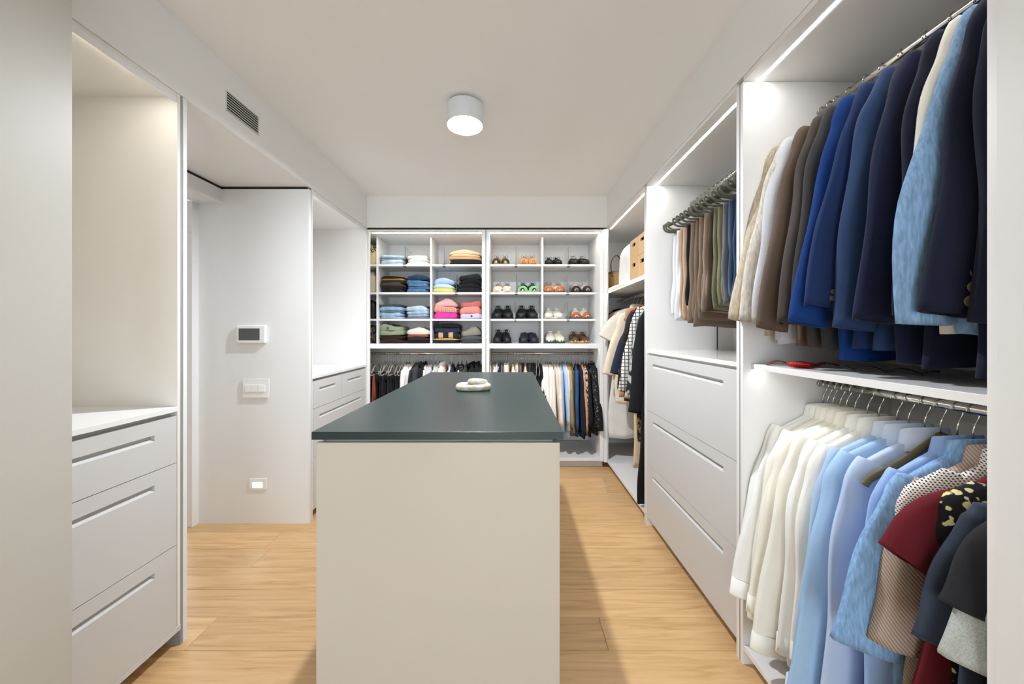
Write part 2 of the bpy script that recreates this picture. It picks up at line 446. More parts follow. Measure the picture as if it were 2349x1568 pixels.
r3 = thing('wardrobe_unit', 'white corner wardrobe unit with a shelf of boxes above long dresses', 'wardrobe', (1.24, 3.3, 0))
side(r3, 2.546, 2.564); side(r3, YW-.012, YW+.006, x0=XR+.02)
box('filler_panel', XR-.03, XR, 3.575, 3.593, .06, ZT, LAC, r3)
box('filler_panel', XR, XR+.018, 3.593, 3.64, .06, ZT, LAC, r3)
box('back_panel', XBK, XBK+.015, 2.564, YW-.012, .06, ZT, LAC, r3)
box('top_panel', XR+.002, XBK, 2.564, YW-.012, ZT, ZT+.02, LAC, r3)
box('base_panel', XR+.002, XBK, 2.564, YW-.012, .06, .08, LAC, r3)
box('toe_kick', XR+.06, XR+.075, 2.564, YW-.012, 0, .06, SATIN, r3)
box('shelf', XR+.006, XBK, 2.564, YW-.012, 1.735, 1.757, LAC, r3, .001)
led_y(r3, .975, ZT, 2.568, 3.58); led_y(r3, .957, 1.735, 2.568, 3.58, m=LEDL)
rod_y(r3, 1.2, RODZ3, 2.564, YW-.012)

# ------------------------------------------------------------------ back wall units
ZB = [2.052, 1.760, 1.483]                    # tops of the shelves
ZBOT, ZTOPB = 1.227, 2.335
YS = 3.78                                     # front edge of shelves and dividers
RODYB, RODZB = 3.86, 1.118
def back_unit(label, xa, xb, xin0, xin1, divs, x0blind=None):
    t = thing('wardrobe_unit', label, 'wardrobe', ((xa+xb)/2, YB+.28, 0))
    left = x0blind if x0blind is not None else xa
    if x0blind is not None:
        box('filler_panel', xa, xin0, YB, YB+.018, 0.07, ZT-.008, LAC, t, .001)
        box('side_panel', left, left+.018, YB+.03, YW, .07, ZT-.008, LAC, t)
        inl = left+.018
    else:
        box('side_panel', xa, xin0, YB, YW, .07, ZT-.008, LAC, t, .001); inl = xin0
    box('side_panel', xin1, xb, YB, YW, .07, ZT-.008, LAC, t, .001)
    yf = YB+.03 if x0blind is not None else YB
    box('top_panel', inl, xin1, yf, YW, ZTOPB, ZT-.008, LAC, t)
    if x0blind is not None: box('rail', xin0, xin1, YB, YB+.03, ZTOPB, ZT-.008, LAC, t)
    box('back_panel', inl, xin1, YW-.015, YW, .11, ZTOPB, LAC, t)
    box('middle_panel', inl, xin1, yf, YW-.015, ZBOT-.044, ZBOT, LAC, t, .001)
    if x0blind is not None: box('rail', xin0, xin1, YB, YB+.03, ZBOT-.044, ZBOT, LAC, t)
    box('base_panel', inl, xin1, yf, YW-.015, .075, .105, LAC, t)
    if x0blind is not None: box('rail', xin0, xin1, YB, YB+.03, .075, .105, LAC, t)
    box('toe_kick', xa, xb, YB+.055, YB+.07, 0, .07, SATIN, t)
    cols = [inl] + [d for pr in divs for d in pr] + [xin1]
    for i in range(0, len(cols), 2):
        for z in ZB: box('shelf', cols[i], cols[i+1], YS, YW-.015, z-.021, z, LAC, t, .001)
    for d0, d1 in divs: box('divider', d0, d1, YS, YW-.015, ZBOT, ZTOPB, LAC, t, .001)
    led_x(t, YB+.05, ZTOPB, xin0+.003, xin1-.003, .02, LEDB); led_x(t, YB+.045, ZBOT-.044, xin0+.003, xin1-.003, .012, LEDL)
    rod_x(t, RODYB, RODZB, inl, xin1)
    return t
b1 = back_unit('white back unit with folded clothes in cubbies above a clothes rail', -1.432, -.262, -1.404, -.297, [(-1.415, -1.397), (-.855, -.837)], x0blind=-1.78)
b2 = back_unit('white back unit with pairs of shoes in cubbies above a clothes rail', -.254, .905, -.226, .868, [(.307, .327)])
box('groove_shade_strip', -.262, -.254, YB+.002, YW, .07, ZT-.008, GROOVE, b1)

# ------------------------------------------------------------------ left units
l1 = thing('drawer_cabinet', 'white cabinet with open niche over three drawers at the left', 'cabinet', (-1.7, 1.3, 0))
ZC = 1.03
box('side_panel', -2.0, XL, 1.548, 1.562, .07, ZT+.005, GLOSS, l1, .001)
box('groove_shade_strip', -2.0, XL-.001, 1.562, 1.574, 0, ZT+.005, GROOVE, l1)
box('end_panel', -2.02, XL+.002, 1.574, 1.592, 0, ZT+.004, LAC, l1, .001)
box('back_panel', -2.0, -1.985, 1.0, 1.548, .07, ZT+.005, GLOSS, l1)
box('top_panel', -1.985, XL-.004, 1.0, 1.548, ZT-.012, ZT+.006, GLOSS, l1)
box('side_panel', -1.985, XL-.01, 1.0, 1.018, .07, ZT-.012, GLOSS, l1)
box('worktop', -1.985, XL+.006, 1.018, 1.548, ZC-.02, ZC, LAC, l1, .001)
box('carcass', -1.985, XL-.03, 1.018, 1.548, .06, ZC-.02, SATIN, l1)
box('bottom_rail', XL-.03, XL+.002, 1.018, 1.562, .068, .09, SATIN, l1)
box('toe_kick', XL-.10, XL-.085, 1.018, 1.574, 0, .07, SATIN, l1)
for z0, z1 in ((.793, .99), (.443, .79), (.092, .44)):
    drawer_front(l1, XL, 1.022, 1.545, z0, z1, 1.17, 1.449, 1)

l2 = thing('drawer_cabinet', 'white cabinet with lit niche over drawers in the far left corner', 'cabinet', (-1.7, 3.1, 0))
box('groove_shade_strip', -2.0, XL-.001, 2.575, 2.583, 0, ZT+.005, GROOVE, l2)
box('side_panel', -2.0, XL, 2.583, 2.60, 0, ZT+.005, LAC, l2, .001)
box('side_panel', -2.0, XL, 3.545, 3.568, 0, ZT+.005, LAC, l2, .001)
box('back_panel', -2.0, -1.985, 2.60, 3.545, .07, ZT+.005, LAC, l2)
box('top_panel', -1.985, XL-.004, 2.60, 3.545, ZT-.012, ZT+.006, LAC, l2)
box('worktop', -1.985, XL+.006, 2.60, 3.545, ZC-.02, ZC, LAC, l2, .001)
box('carcass', -1.985, XL-.03, 2.60, 3.545, .06, ZC-.02, SATIN, l2)
box('toe_kick', XL-.10, XL-.085, 2.60, 3.545, 0, .06, SATIN, l2)
box('led_strip', XL-.05, XL-.038, 2.60, 2.606, ZC+.05, ZT-.05, LED2, l2)
drawer_front(l2, XL, 2.604, 3.03, .793, .99, 2.69, 2.94, 1)
drawer_front(l2, XL, 3.034, 3.541, .793, .99, 3.15, 3.44, 1)
for z0, z1 in ((.443, .79), (.068, .44)):
    drawer_front(l2, XL, 2.604, 3.541, z0, z1, 2.69, 3.44, 1)

for u_, ya, yb in ((l1, 1.02, 1.546), (l2, 2.602, 3.543)):
    box('front_lip', XL-.007, XL-.001, ya, yb, ZT-.034, ZT-.012, LAC, u_)
    box('led_strip', XL-.026, XL-.010, ya+.04, yb-.10, ZT-.0132, ZT-.0125, LEDN if u_ is l1 else LED2, u_)

# ------------------------------------------------------------------ island
ZI = 1.04
IX0, IX1, IY0, IY1 = -.62, .159, 1.12, 2.77
isl = thing('island', 'glossy white closet island with a dark green top', 'island', ((IX0+IX1)/2, (IY0+IY1)/2, 0))
box('worktop', IX0, IX1, IY0, IY1, ZI-.0245, ZI, TOP, isl, .001)
ISG = plain('island_gloss', (212, 205, 193), 0.10, 0.5, noise=0.01)
box('front_panel', IX0+.008, IX1-.01, IY0+.012, IY0+.032, 0.0, ZI-.037, ISG, isl, .001)
box('end_panel', IX0+.008, IX1-.01, IY1-.032, IY1-.012, 0.0, ZI-.037, GLOSS, isl, .001)
box('shadow_rail', IX0+.03, IX1-.03, IY0+.032, IY1-.032, ZI-.04, ZI-.0245, plain('rail_beige', (205, 200, 188), .3), isl)
box('carcass', IX0+.03, IX1-.03, IY0+.032, IY1-.032, .06, ZI-.04, SATIN, isl)
box('toe_kick', IX0+.07, IX1-.07, IY0+.032, IY1-.032, 0, .06, SATIN, isl)
for k in range(2):
    ya, yb = IY0+.035+k*.794, IY0+.035+(k+1)*.794-.003
    for z0, z1 in ((.70, ZI-.042), (.385, .697), (.065, .382)):
        drawer_front(isl, IX1-.01, ya, yb, z0, z1, ya+.1, yb-.1, 1, th=.02)
        drawer_front(isl, IX0+.008, ya, yb, z0, z1, ya+.1, yb-.1, -1, th=.02)

# ================================================================== hangers and garments
def cloth_body(rg, ws, wh, zn, slope, zh, T, fold, nphi=40, nrow=22, neck=.05, T0=.012, wave_=.01, wy=1.0):
    k1, k2 = rg.uniform(14, 22), rg.uniform(30, 44); p1, p2, p3 = (rg.uniform(0, 6.28) for _ in range(3))
    rings = []
    for j in range(nrow+1):
        s = j/nrow
        sm = s*s*(3-2*s)
        W = ws + (wh-ws)*sm
        Tt = T0 + (T-T0)*min(1, s/.2)**.6
        r = []
        for i in range(nphi):
            a = 2*math.pi*(i+.5)/nphi
            cy = spow(math.cos(a), .8); y0 = cy*ws; y_ = cy*W
            x_ = spow(math.sin(a), .7)*Tt
            zt = zn - slope*max(0, abs(y0)-neck)
            if abs(y0) > ws*.86: zt -= .10*(abs(y0)-ws*.86)/ws
            zz = zt + (zh + wave_*math.sin(3*cy+p3) - zt)*s
            f = fold*s*(math.sin(k1*y_+p1) + .5*math.sin(k2*y_+p2+2*s))
            e = .008*s*math.sin(11*s+p3)
            r.append((x_+f, y_ + e*cy*wy, zz))
        rings.append(r)
    V, F = loft(rings, True, False, False)
    o = nrow*nphi
    for i in range(nphi//2-1):                 # close shoulder line and hem with strips across the thickness
        F.append((nphi-1-i, nphi-2-i, i+1, i)); F.append((o+i, o+i+1, o+nphi-2-i, o+nphi-1-i))
    return V, F

def sleeve(rg, path, a0, a1, b0, b1, nphi=16, nseg=7, wr=.06, lf=.07):
    P = smooth_path(path, nseg); n = len(P)
    p1, p2 = rg.uniform(0, 6.28), rg.uniform(0, 6.28)
    rings = []
    for j in range(n):
        t = P[min(j+1, n-1)] - P[max(j-1, 0)]; t = t/(np.linalg.norm(t)+1e-9)
        u = np.array((1., 0, 0)); u = u - t*t[0]; u /= np.linalg.norm(u); b = np.cross(t, u)
        s = j/(n-1)
        cap = min(1, .25 + (s/.10)) if s < .075 else 1
        a = (a0+(a1-a0)*s)*cap; bb = (b0+(b1-b0)*s)*cap
        r = []
        for i in range(nphi):
            f = 2*math.pi*i/nphi
            k = 1 + (wr*math.sin(s*17+p1+1.5*math.sin(f+p2)) + lf*math.sin(3*f+p2) + .6*lf*math.sin(5*f+p1+3*s))*min(1, s*3)
            r.append(P[j] + u*bb*k*math.cos(f) + b*a*k*math.sin(f))
        rings.append(r)
    # open end: a rim turned inwards
    c = np.mean(rings[-1], axis=0); back = P[-2]-P[-1]; back = back/np.linalg.norm(back)
    rings.append([c + (np.array(q)-c)*.8 + back*.002 for q in rings[-1]])
    rings.append([c + (np.array(q)-c)*.78 + back*.03 for q in rings[-3]])
    return loft(rings)

def collar_mesh(z0, ry=.062, rx=.03, h=.046, n=24, flare=1.3):
    prof = [(1.0, -.015), (.98, h*.9), (1.0, h), (1.06, h*.95), (flare, -.012), (flare*.97, -.015), (1.04, h*.6)]
    return loft([[(rx*k*math.sin(2*math.pi*i/n), ry*k*math.cos(2*math.pi*i/n) , z0+z + .010*math.sin(2*math.pi*i/n) - (.012*abs(math.cos(2*math.pi*i/n)) if k > 1.1 else 0)) for i in range(n)] for k, z in prof], True, False, False)

# hanger meshes, shared by all copies of their kind
def hook_mesh():
    R = .0185; zc = ROD_R - R + .0018
    pts = [(0, 0, -.088), (0, 0, -.06), (0, .006, -.042), (0, .0175, -.022)]
    for k in range(13):
        a = math.radians(-20 + k*18.5); pts.append((0, R*math.cos(a), zc+R*math.sin(a)))
    return tube(pts, .0019, 6)
def hanger_mesh(half=.215, drop=.125, bar=True, r=.0055, rx=.0028, zbar=-.215, steep=False):
    z0 = -.088; q = []
    for s in (1,):
        pass
    top = [(0, 0, z0), (0, .02, z0-.006), (0, .06, z0-.022), (0, .13, z0-.055), (0, half-.02, z0-.095)]
    if steep: top = [(0, 0, z0-.004), (0, .02, z0-.016), (0, .06, z0-.046), (0, .13, z0-.092), (0, half-.025, z0-.128)]
    if bar:
        end = [(0, half+.012, zbar+.045), (0, half+.008, zbar+.015), (0, half-.02, zbar), (0, half-.06, zbar)]
        path = top + end + [(0, 0, zbar)]
    else:
        path = top + [(0, half-.005, z0-.15)]
    ph = smooth_path(path, 5)
    pts = ph
    V1 = tube(pts, r, 8, rx); V2 = tube([(x, -y_, z) for x, y_, z in pts], r, 8, rx)
    return join([V1, V2])
HK = mesh_of('hook', *hook_mesh(), CHROME, True)
HKD = mesh_of('hook', *hook_mesh(), plain('steel_wire', (196, 192, 184), .25, metal=1.0), True)
HM = {'grey': mesh_of('hanger_frame', *hanger_mesh(half=.168, steep=True, zbar=-.262), VELVET, True),
      'olive': mesh_of('hanger_frame', *hanger_mesh(half=.168, steep=True, zbar=-.262), OLIVE, True), 'bare': mesh_of('hanger_frame', *hanger_mesh(half=.225, steep=True, zbar=-.30, bar=False, r=.012, rx=.005), OLIVE, True),
      'pale': mesh_of('hanger_frame', *hanger_mesh(half=.2), VELVETL, True), 'palesteep': mesh_of('hanger_frame', *hanger_mesh(half=.155, steep=True, zbar=-.262), VELVETL, True),
      'bar': mesh_of('hanger_frame', *hanger_mesh(half=.225, r=.0065, rx=.0036, zbar=-.225), plain('hanger_velvet_taupe', (104, 103, 92), .7, .35), True),
      'wood': mesh_of('hanger_frame', *hanger_mesh(half=.165, bar=False, r=.010, rx=.007, steep=True), BEIGEH, True)}
HNAME = {'grey': 'slim dark grey hanger', 'olive': 'slim olive hanger', 'pale': 'slim pale grey hanger', 'bare': 'slim olive hanger', 'bar': 'grey trouser hanger', 'wood': 'pale wooden hanger'}

def hanger(kind, loc, rotz, label, group):
    t = thing('clothes_hanger', label, 'hanger', loc, group, rotz)
    link_mesh('hanger_frame', HM[kind], t); link_mesh('hook', HK, t)
    return t

def disc(r, th, n=14):
    return loft([[(r*math.cos(2*math.pi*k/n), r*math.sin(2*math.pi*k/n), z) for k in range(n)] for z in (0, th)])

NAMES = {'jacket': ('blazer', 'blazer'), 'shirt': ('shirt', 'shirt'), 'tee': ('short_sleeved_shirt', 'shirt'), 'top': ('sleeveless_top', 'top'),
         'dress': ('dress', 'dress'), 'blouse': ('blouse', 'blouse'), 'trousers': ('trousers', 'trousers'), 'cardigan': ('cardigan', 'cardigan')}
def garment(kind, mat, loc, rotz, label, group, rg, hi=True, zh=None, cuff=None, T=None, ws=None, collar=None, buttons=None, sl=None, fold=None, cuffmat=None, wh=None, elbow=.0):
    """garment hanging in the local y-z plane, aisle side at -y, rod centre at the origin"""
    name, cat = NAMES[kind]
    t = thing(name, label, cat, loc, group, rotz)
    nphi, nrow = (44, 24) if hi else (20, 9)
    sp, sg = (18, 7) if hi else (8, 3)
    if kind == 'jacket': d = dict(ws=.205, wh=.218, zn=-.105, slope=.40, zh=-.93, T=.030, T0=.016, fold=.004)
    elif kind in ('shirt', 'blouse'): d = dict(ws=.21, wh=.235, zn=-.115, slope=.50, zh=-.93, T=.022, T0=.010, fold=.008)
    elif kind == 'tee': d = dict(ws=.21, wh=.225, zn=-.115, slope=.50, zh=-.85, T=.022, T0=.010, fold=.007)
    elif kind == 'top': d = dict(ws=.15, wh=.22, zn=-.10, slope=.30, zh=-.75, T=.02, T0=.008, fold=.008)
    elif kind == 'dress': d = dict(ws=.17, wh=.27, zn=-.10, slope=.40, zh=-1.3, T=.024, T0=.008, fold=.011)
    elif kind == 'cardigan': d = dict(ws=.20, wh=.24, zn=-.11, slope=.50, zh=-1.0, T=.026, T0=.012, fold=.008)
    else: d = dict(ws=.165, wh=.165, zn=-.212, slope=0.0, zh=-.75, T=.016, T0=.011, fold=.004)
    for k, v in (('zh', zh), ('T', T), ('ws', ws), ('fold', fold), ('wh', wh)):
        if v is not None: d[k] = v
    if kind == 'trousers':
        # folded over the hanger bar: two layers of leg, one a little longer
        for k in (0, 1):
            dd = dict(d); dd['zh'] = d['zh'] + (0 if k == 0 else .018 + .03*rg.random()); dd['ws'] = d['ws'] - .008*k; dd['wh'] = dd['ws'] + .008*rg.uniform(-1, 1.5)
            V, F = cloth_body(rg, nphi=nphi, nrow=nrow, neck=.3, wave_=.006, **{q: dd[q] for q in ('ws', 'wh', 'zn', 'slope', 'zh', 'T', 'T0', 'fold')})
            off = (-.008 if k == 0 else .008)
            V = [(x*.55+off*min(1, (dd['zn']-z)*4), y_+(.012*k), z) for x, y_, z in V]
            obj('leg', V, F, mat, t, (0, 0, 0), True)
        # hem cuff bands
        return t
    V, F = cloth_body(rg, nphi=nphi, nrow=nrow, neck=.05, **{q: d[q] for q in ('ws', 'wh', 'zn', 'slope', 'zh', 'T', 'T0', 'fold')})
    obj('body', V, F, mat, t, (0, 0, 0), True)
    zs = d['zn'] - d['slope']*(d['ws']-.05)
    long_ = kind in ('jacket', 'shirt', 'blouse', 'cardigan') if sl is None else sl
    short = kind == 'tee'
    if long_ or short:
        for sgn in (-1, 1):
            if long_:
                yc, zc = cuff if cuff else (.33, -.86)
                if sgn > 0: yc = min(yc, .26)
                xo = rg.uniform(-.012, .012)
                yc -= .03
                path = [(0, sgn*(d['ws']-.085), zs-.005), (0, sgn*(d['ws']-.050), zs-.065), (xo*.3, sgn*(d['ws']-.010), zs-.19),
                        (xo*1.3, sgn*((d['ws']-.03)*.40+yc*.60+(elbow if sgn < 0 else 0)), zs+(zc-zs)*.60), (xo, sgn*yc, zc)]
                ar = {'jacket': (.082, .060), 'shirt': (.085, .062), 'blouse': (.08, .055), 'cardigan': (.075, .055)}.get(kind, (.075, .055))
                br = {'jacket': (.036, .024), 'shirt': (.028, .024), 'blouse': (.026, .022), 'cardigan': (.03, .026)}.get(kind, (.03, .024))
                V, F = sleeve(rg, path, ar[0], ar[1], br[0], br[1], sp, sg)
                so = obj('sleeve', V, F, mat, t, (0, 0, 0), True)
                P = smooth_path(path, sg); e = P[-1]; dr = P[-1]-P[-2]; dr = dr/np.linalg.norm(dr)
                if kind == 'shirt' and hi and sgn < 0:
                    rr = []
                    u = np.array((1., 0, 0)); u -= dr*dr[0]; u /= np.linalg.norm(u); bb = np.cross(dr, u)
                    for q, k in ((-.06, 1.0), (-.058, 1.1), (0, 1.07), (.006, 1.07), (.006, .92), (-.03, .9)):
                        rr.append([e + dr*q + u*br[1]*k*math.cos(6.283*i/sp) + bb*ar[1]*k*math.sin(6.283*i/sp) for i in range(sp)])
                    V, F = loft(rr, True, False, True)
                    obj('cuff', V, F, cuffmat or mat, so, (0, 0, 0), True)
                if buttons and sgn < 0:
                    cnt, bm, rad = buttons
                    dv, df = disc(rad, .004)
                    nrm = np.cross(dr, (1., 0, 0)); nrm /= np.linalg.norm(nrm)
                    if nrm[1] > 0: nrm = -nrm
                    # on the near (+x) flank of the sleeve, close to the wall-side seam
                    for q in range(cnt):
                        c = e - dr*(.03+.021*q*(rad/.0085)) + np.array((br[1]*.97, 0, 0)) - nrm*ar[1]*.12
                        M = [(c + np.array((z, x, y_))) for x, y_, z in dv]
                        obj('button', M, df, bm, so, (0, 0, 0))
            else:
                yc, zc = cuff if cuff else (.34, -.42)
                if sgn > 0: yc = min(yc, .27)
                yc -= .06
                path = [(0, sgn*(d['ws']-.10), zs-.0), (0, sgn*(d['ws']-.075), zs-.06), (0, sgn*((d['ws']-.06)*.5+yc*.5), (zs+zc)/2), (0, sgn*yc, zc)]
                V, F = sleeve(rg, path, .10, .105, .03, .036, sp, sg, wr=.03)
                obj('sleeve', V, F, mat, t, (0, 0, 0), True)
    if collar is None: collar = kind in ('shirt', 'tee')
    if collar and hi:
        V, F = collar_mesh(d['zn']-.012)
        obj('collar', V, F, cuffmat or mat, t, (0, 0, 0), True)
    elif kind == 'jacket':
        V, F = collar_mesh(d['zn']-.01, .06, .032, .022, 20 if hi else 12, 1.35)
        obj('collar', V, F, mat, t, (0, 0, 0), True)
    return t

RR = -math.pi/2      # right rails: aisle towards -x
GOLD = plain('brass_button', (196, 186, 140), .3, metal=.6)
DKB = plain('dark_button', (28, 26, 26), .35)

# ---- upper right rail: blazers (far end first)
UP = [  # y, desc, material, kwargs
 (1.452, 'beige linen blazer', fabric((205, 190, 166), 'linen'), dict(cuff=(.345, -.845), zh=-.90)),
 (1.415, 'pale sand blazer', fabric((214, 206, 194), 'linen'), dict(cuff=(.33, -.85), zh=-.93)),
 (1.385, 'pale grey blazer', fabric((204, 206, 210)), dict(cuff=(.30, -.86), zh=-.93)),
 (1.335, 'mid brown blazer with dark cuff buttons', fabric((98, 82, 70)), dict(cuff=(.335, -.88), buttons=(4, DKB, .0085))),
 (1.270, 'charcoal brown blazer', fabric((72, 66, 62)), dict(cuff=(.31, -.86), zh=-.95)),
 (1.215, 'dark grey blazer', fabric((58, 57, 58)), dict(cuff=(.29, -.86), zh=-.95)),
 (1.155, 'bright royal blue blazer', fabric((18, 56, 120)), dict(cuff=(.35, -.865), zh=-.97)),
 (1.085, 'navy blue blazer with brass cuff button', fabric((28, 48, 92)), dict(cuff=(.335, -.815), buttons=(2, GOLD, .008))),
 (1.020, 'steel navy blazer with creased sleeve', fabric((40, 62, 100)), dict(cuff=(.29, -.88), buttons=(2, GOLD, .008))),
 (.965, 'midnight navy blazer', fabric((24, 30, 58)), dict(cuff=(.30, -.86), zh=-.97)),
 (.915, 'black navy blazer', fabric((18, 22, 44)), dict(cuff=(.27, -.85), zh=-.97)),
 (.872, 'cream white blazer', fabric((226, 222, 210)), dict(cuff=(.29, -.82), zh=-.9)),
 (.835, 'light blue linen blazer', fabric((132, 168, 205), 'linen'), dict(cuff=(.32, -.87), zh=-.9, elbow=.028)),
 (.790, 'dark navy blazer with four pale cuff buttons', fabric((20, 24, 46)), dict(cuff=(.31, -.85), buttons=(4, GOLD, .0125), zh=-.98)),
 (.755, 'dark navy blazer beside the right end panel', fabric((24, 26, 44)), dict(cuff=(.26, -.87), zh=-.96)),
]
for i, (yy, ds, mt, kw) in enumerate(UP):
    rg = random.Random(100+i)
    ph = '%s, %s from far end of upper right rail' % (ds, ORD[i])
    rz = RR + math.radians(rg.uniform(-4, 4))
    garment('jacket', mt, (RODX, yy, RODZU), rz, ph, 'blazers on the upper right rail', rg, **kw)
    hk = 'wood' if i in (5, 6) else 'grey'
    hanger(hk, (RODX, yy, RODZU), rz, '%s, %s from far end of upper right rail' % (HNAME[hk], ORD[i]), 'hangers on the upper right rail')

# ---- lower right rail: shirts
WHT, CRM, LBL = fabric((250, 248, 243)), fabric((247, 242, 230)), fabric((176, 204, 234))
LO = [
 (1.455, 'tee', 'white shirt against the end panel', WHT, dict(cuff=(.30, -.70), zh=-.9)),
 (1.432, 'shirt', 'white dress shirt', WHT, dict(cuff=(.345, -.84), zh=-1.0)),
 (1.408, 'shirt', 'ivory dress shirt', CRM, dict(cuff=(.32, -.86), zh=-1.02)),
 (1.378, 'shirt', 'off-white shirt', fabric((248, 243, 232)), dict(cuff=(.30, -.9), zh=-1.03)),
 (1.352, 'shirt', 'cream shirt with a round collar', CRM, dict(cuff=(.29, -.84), zh=-1.0)),
 (1.318, 'shirt', 'ivory cotton shirt with a large cuff', fabric((248, 243, 231)), dict(cuff=(.335, -.96), zh=-1.03)),
 (1.272, 'shirt', 'plain white cotton shirt', WHT, dict(cuff=(.28, -.92), zh=-1.02)),
 (1.232, 'shirt', 'creamy white shirt', fabric((249, 245, 236)), dict(cuff=(.27, -.9), zh=-1.0)),
 (1.175, 'shirt', 'pale blue shirt with a white collar', fabric((172, 198, 228)), dict(cuff=(.32, -.98), zh=-1.04, cuffmat=fabric((214, 226, 240)))),
 (1.140, 'shirt', 'sky blue shirt with a folded cuff', fabric((164, 198, 232)), dict(cuff=(.34, -1.0), zh=-1.04, cuffmat=fabric((206, 222, 242)))),
 (1.095, 'shirt', 'icy blue shirt', fabric((186, 204, 234)), dict(cuff=(.29, -.97), zh=-1.03, cuffmat=fabric((214, 226, 244)))),
 (1.015, 'shirt', 'periwinkle blue shirt', fabric((150, 180, 228)), dict(cuff=(.25, -.97), zh=-1.03)),
 (.980, 'tee', 'crinkled sky blue short-sleeved shirt', fabric((140, 180, 224), 'linen'), dict(cuff=(.345, -.64), zh=-.98)),
 (.935, 'tee', 'ribbed beige polo shirt', fabric((190, 170, 154), 'rib'), dict(cuff=(.285, -.60), zh=-.98, wh=.25)),
 (.900, 'tee', 'black and white small checked shirt', fabric((228, 222, 216), 'smallcheck', (70, 52, 48)), dict(cuff=(.225, -.30), zh=-.9)),
 (.868, 'tee', 'burgundy polo shirt', fabric((96, 20, 30)), dict(cuff=(.335, -.36), zh=-1.0, wh=.325)),
 (.838, 'tee', 'black shirt with white dots and yellow spots', fabric((26, 26, 30), 'floral', (220, 210, 150)), dict(cuff=(.23, -.30), zh=-.92)),
 (.808, 'tee', 'dark indigo patterned shirt', fabric((48, 56, 70), 'denim'), dict(cuff=(.30, -.50), zh=-.99, wh=.30)),
 (.780, 'tee', 'charcoal black shirt', fabric((36, 36, 40)), dict(cuff=(.30, -.40), zh=-.95, wh=.25)),
 (.744, 'tee', 'pale grey heather tee beside the right panel', fabric((186, 190, 184), 'tweed', (170, 174, 168)), dict(cuff=(.30, -.50), zh=-.95, T=.014)),
]
for i, (yy, kd, ds, mt, kw) in enumerate(LO):
    rg = random.Random(300+i)
    ph = '%s, %s from far end of lower right rail' % (ds, ORD[i])
    rz = RR + math.radians(rg.uniform(-5, 5))
    garment(kd, mt, (RODX, yy, RODZL), rz, ph, 'shirts on the lower right rail', rg, **kw)
    hanger('olive' if i in (11, 12) else 'grey', (RODX, yy, RODZL), rz, 'slim hanger, %s from the far end of the lower right rail' % ORD[i], 'hangers on the lower right rail')
hanger('bare', (RODX, 1.055, RODZL), RR, 'bare olive hanger showing between the icy blue and periwinkle shirts', 'hangers on the lower right rail')

# ---- trouser rail
TR = [
 ('white trousers', fabric((226, 228, 230)), -.78), ('pale grey trousers', fabric((218, 220, 222)), -.82), ('tan chinos', fabric((176, 144, 116)), -.80),
 ('light brown chinos', fabric((186, 158, 132)), -.82), ('black trousers', fabric((20, 20, 22)), -.73), ('taupe corduroy trousers', fabric((122, 104, 88)), -.84),
 ('brown cord trousers', fabric((112, 96, 80)), -.86), ('grey brown trousers', fabric((128, 110, 94)), -.76), ('beige brown trousers', fabric((140, 122, 104)), -.78),
 ('dark brown trousers', fabric((76, 64, 54)), -.78), ('sage green trousers', fabric((112, 108, 84)), -.77), ('olive green trousers', fabric((122, 120, 92)), -.75),
 ('slate grey jeans', fabric((104, 108, 118)), -.74), ('washed blue jeans', fabric((52, 74, 100), 'denim'), -.74), ('mid blue jeans', fabric((32, 46, 70), 'denim'), -.73),
 ('dark indigo jeans', fabric((24, 32, 52), 'denim'), -.73), ('blue black jeans', fabric((20, 26, 42), 'denim'), -.72), ('inky blue jeans', fabric((22, 29, 45), 'denim'), -.73),
 ('faded navy jeans', fabric((26, 36, 56), 'denim'), -.73)]
for i, (ds, mt, zh) in enumerate(TR):
    yy = 2.43 - i*.0485; rg = random.Random(500+i)
    garment('trousers', mt, (RODX, yy, RODZU), RR + math.radians(rg.uniform(-3, 3)), '%s folded over a hanger, %s from the far end of the trouser rail' % (ds, ORD[i]),
            'trousers on the right rail', rg, zh=zh, T=.034)
    hanger('bar', (RODX, yy, RODZU), RR + math.radians(rg.uniform(-5, 5)), 'grey hanger with %s, %s from the far end of the trouser rail' % (ds, ORD[i]), 'hangers on the trouser rail')

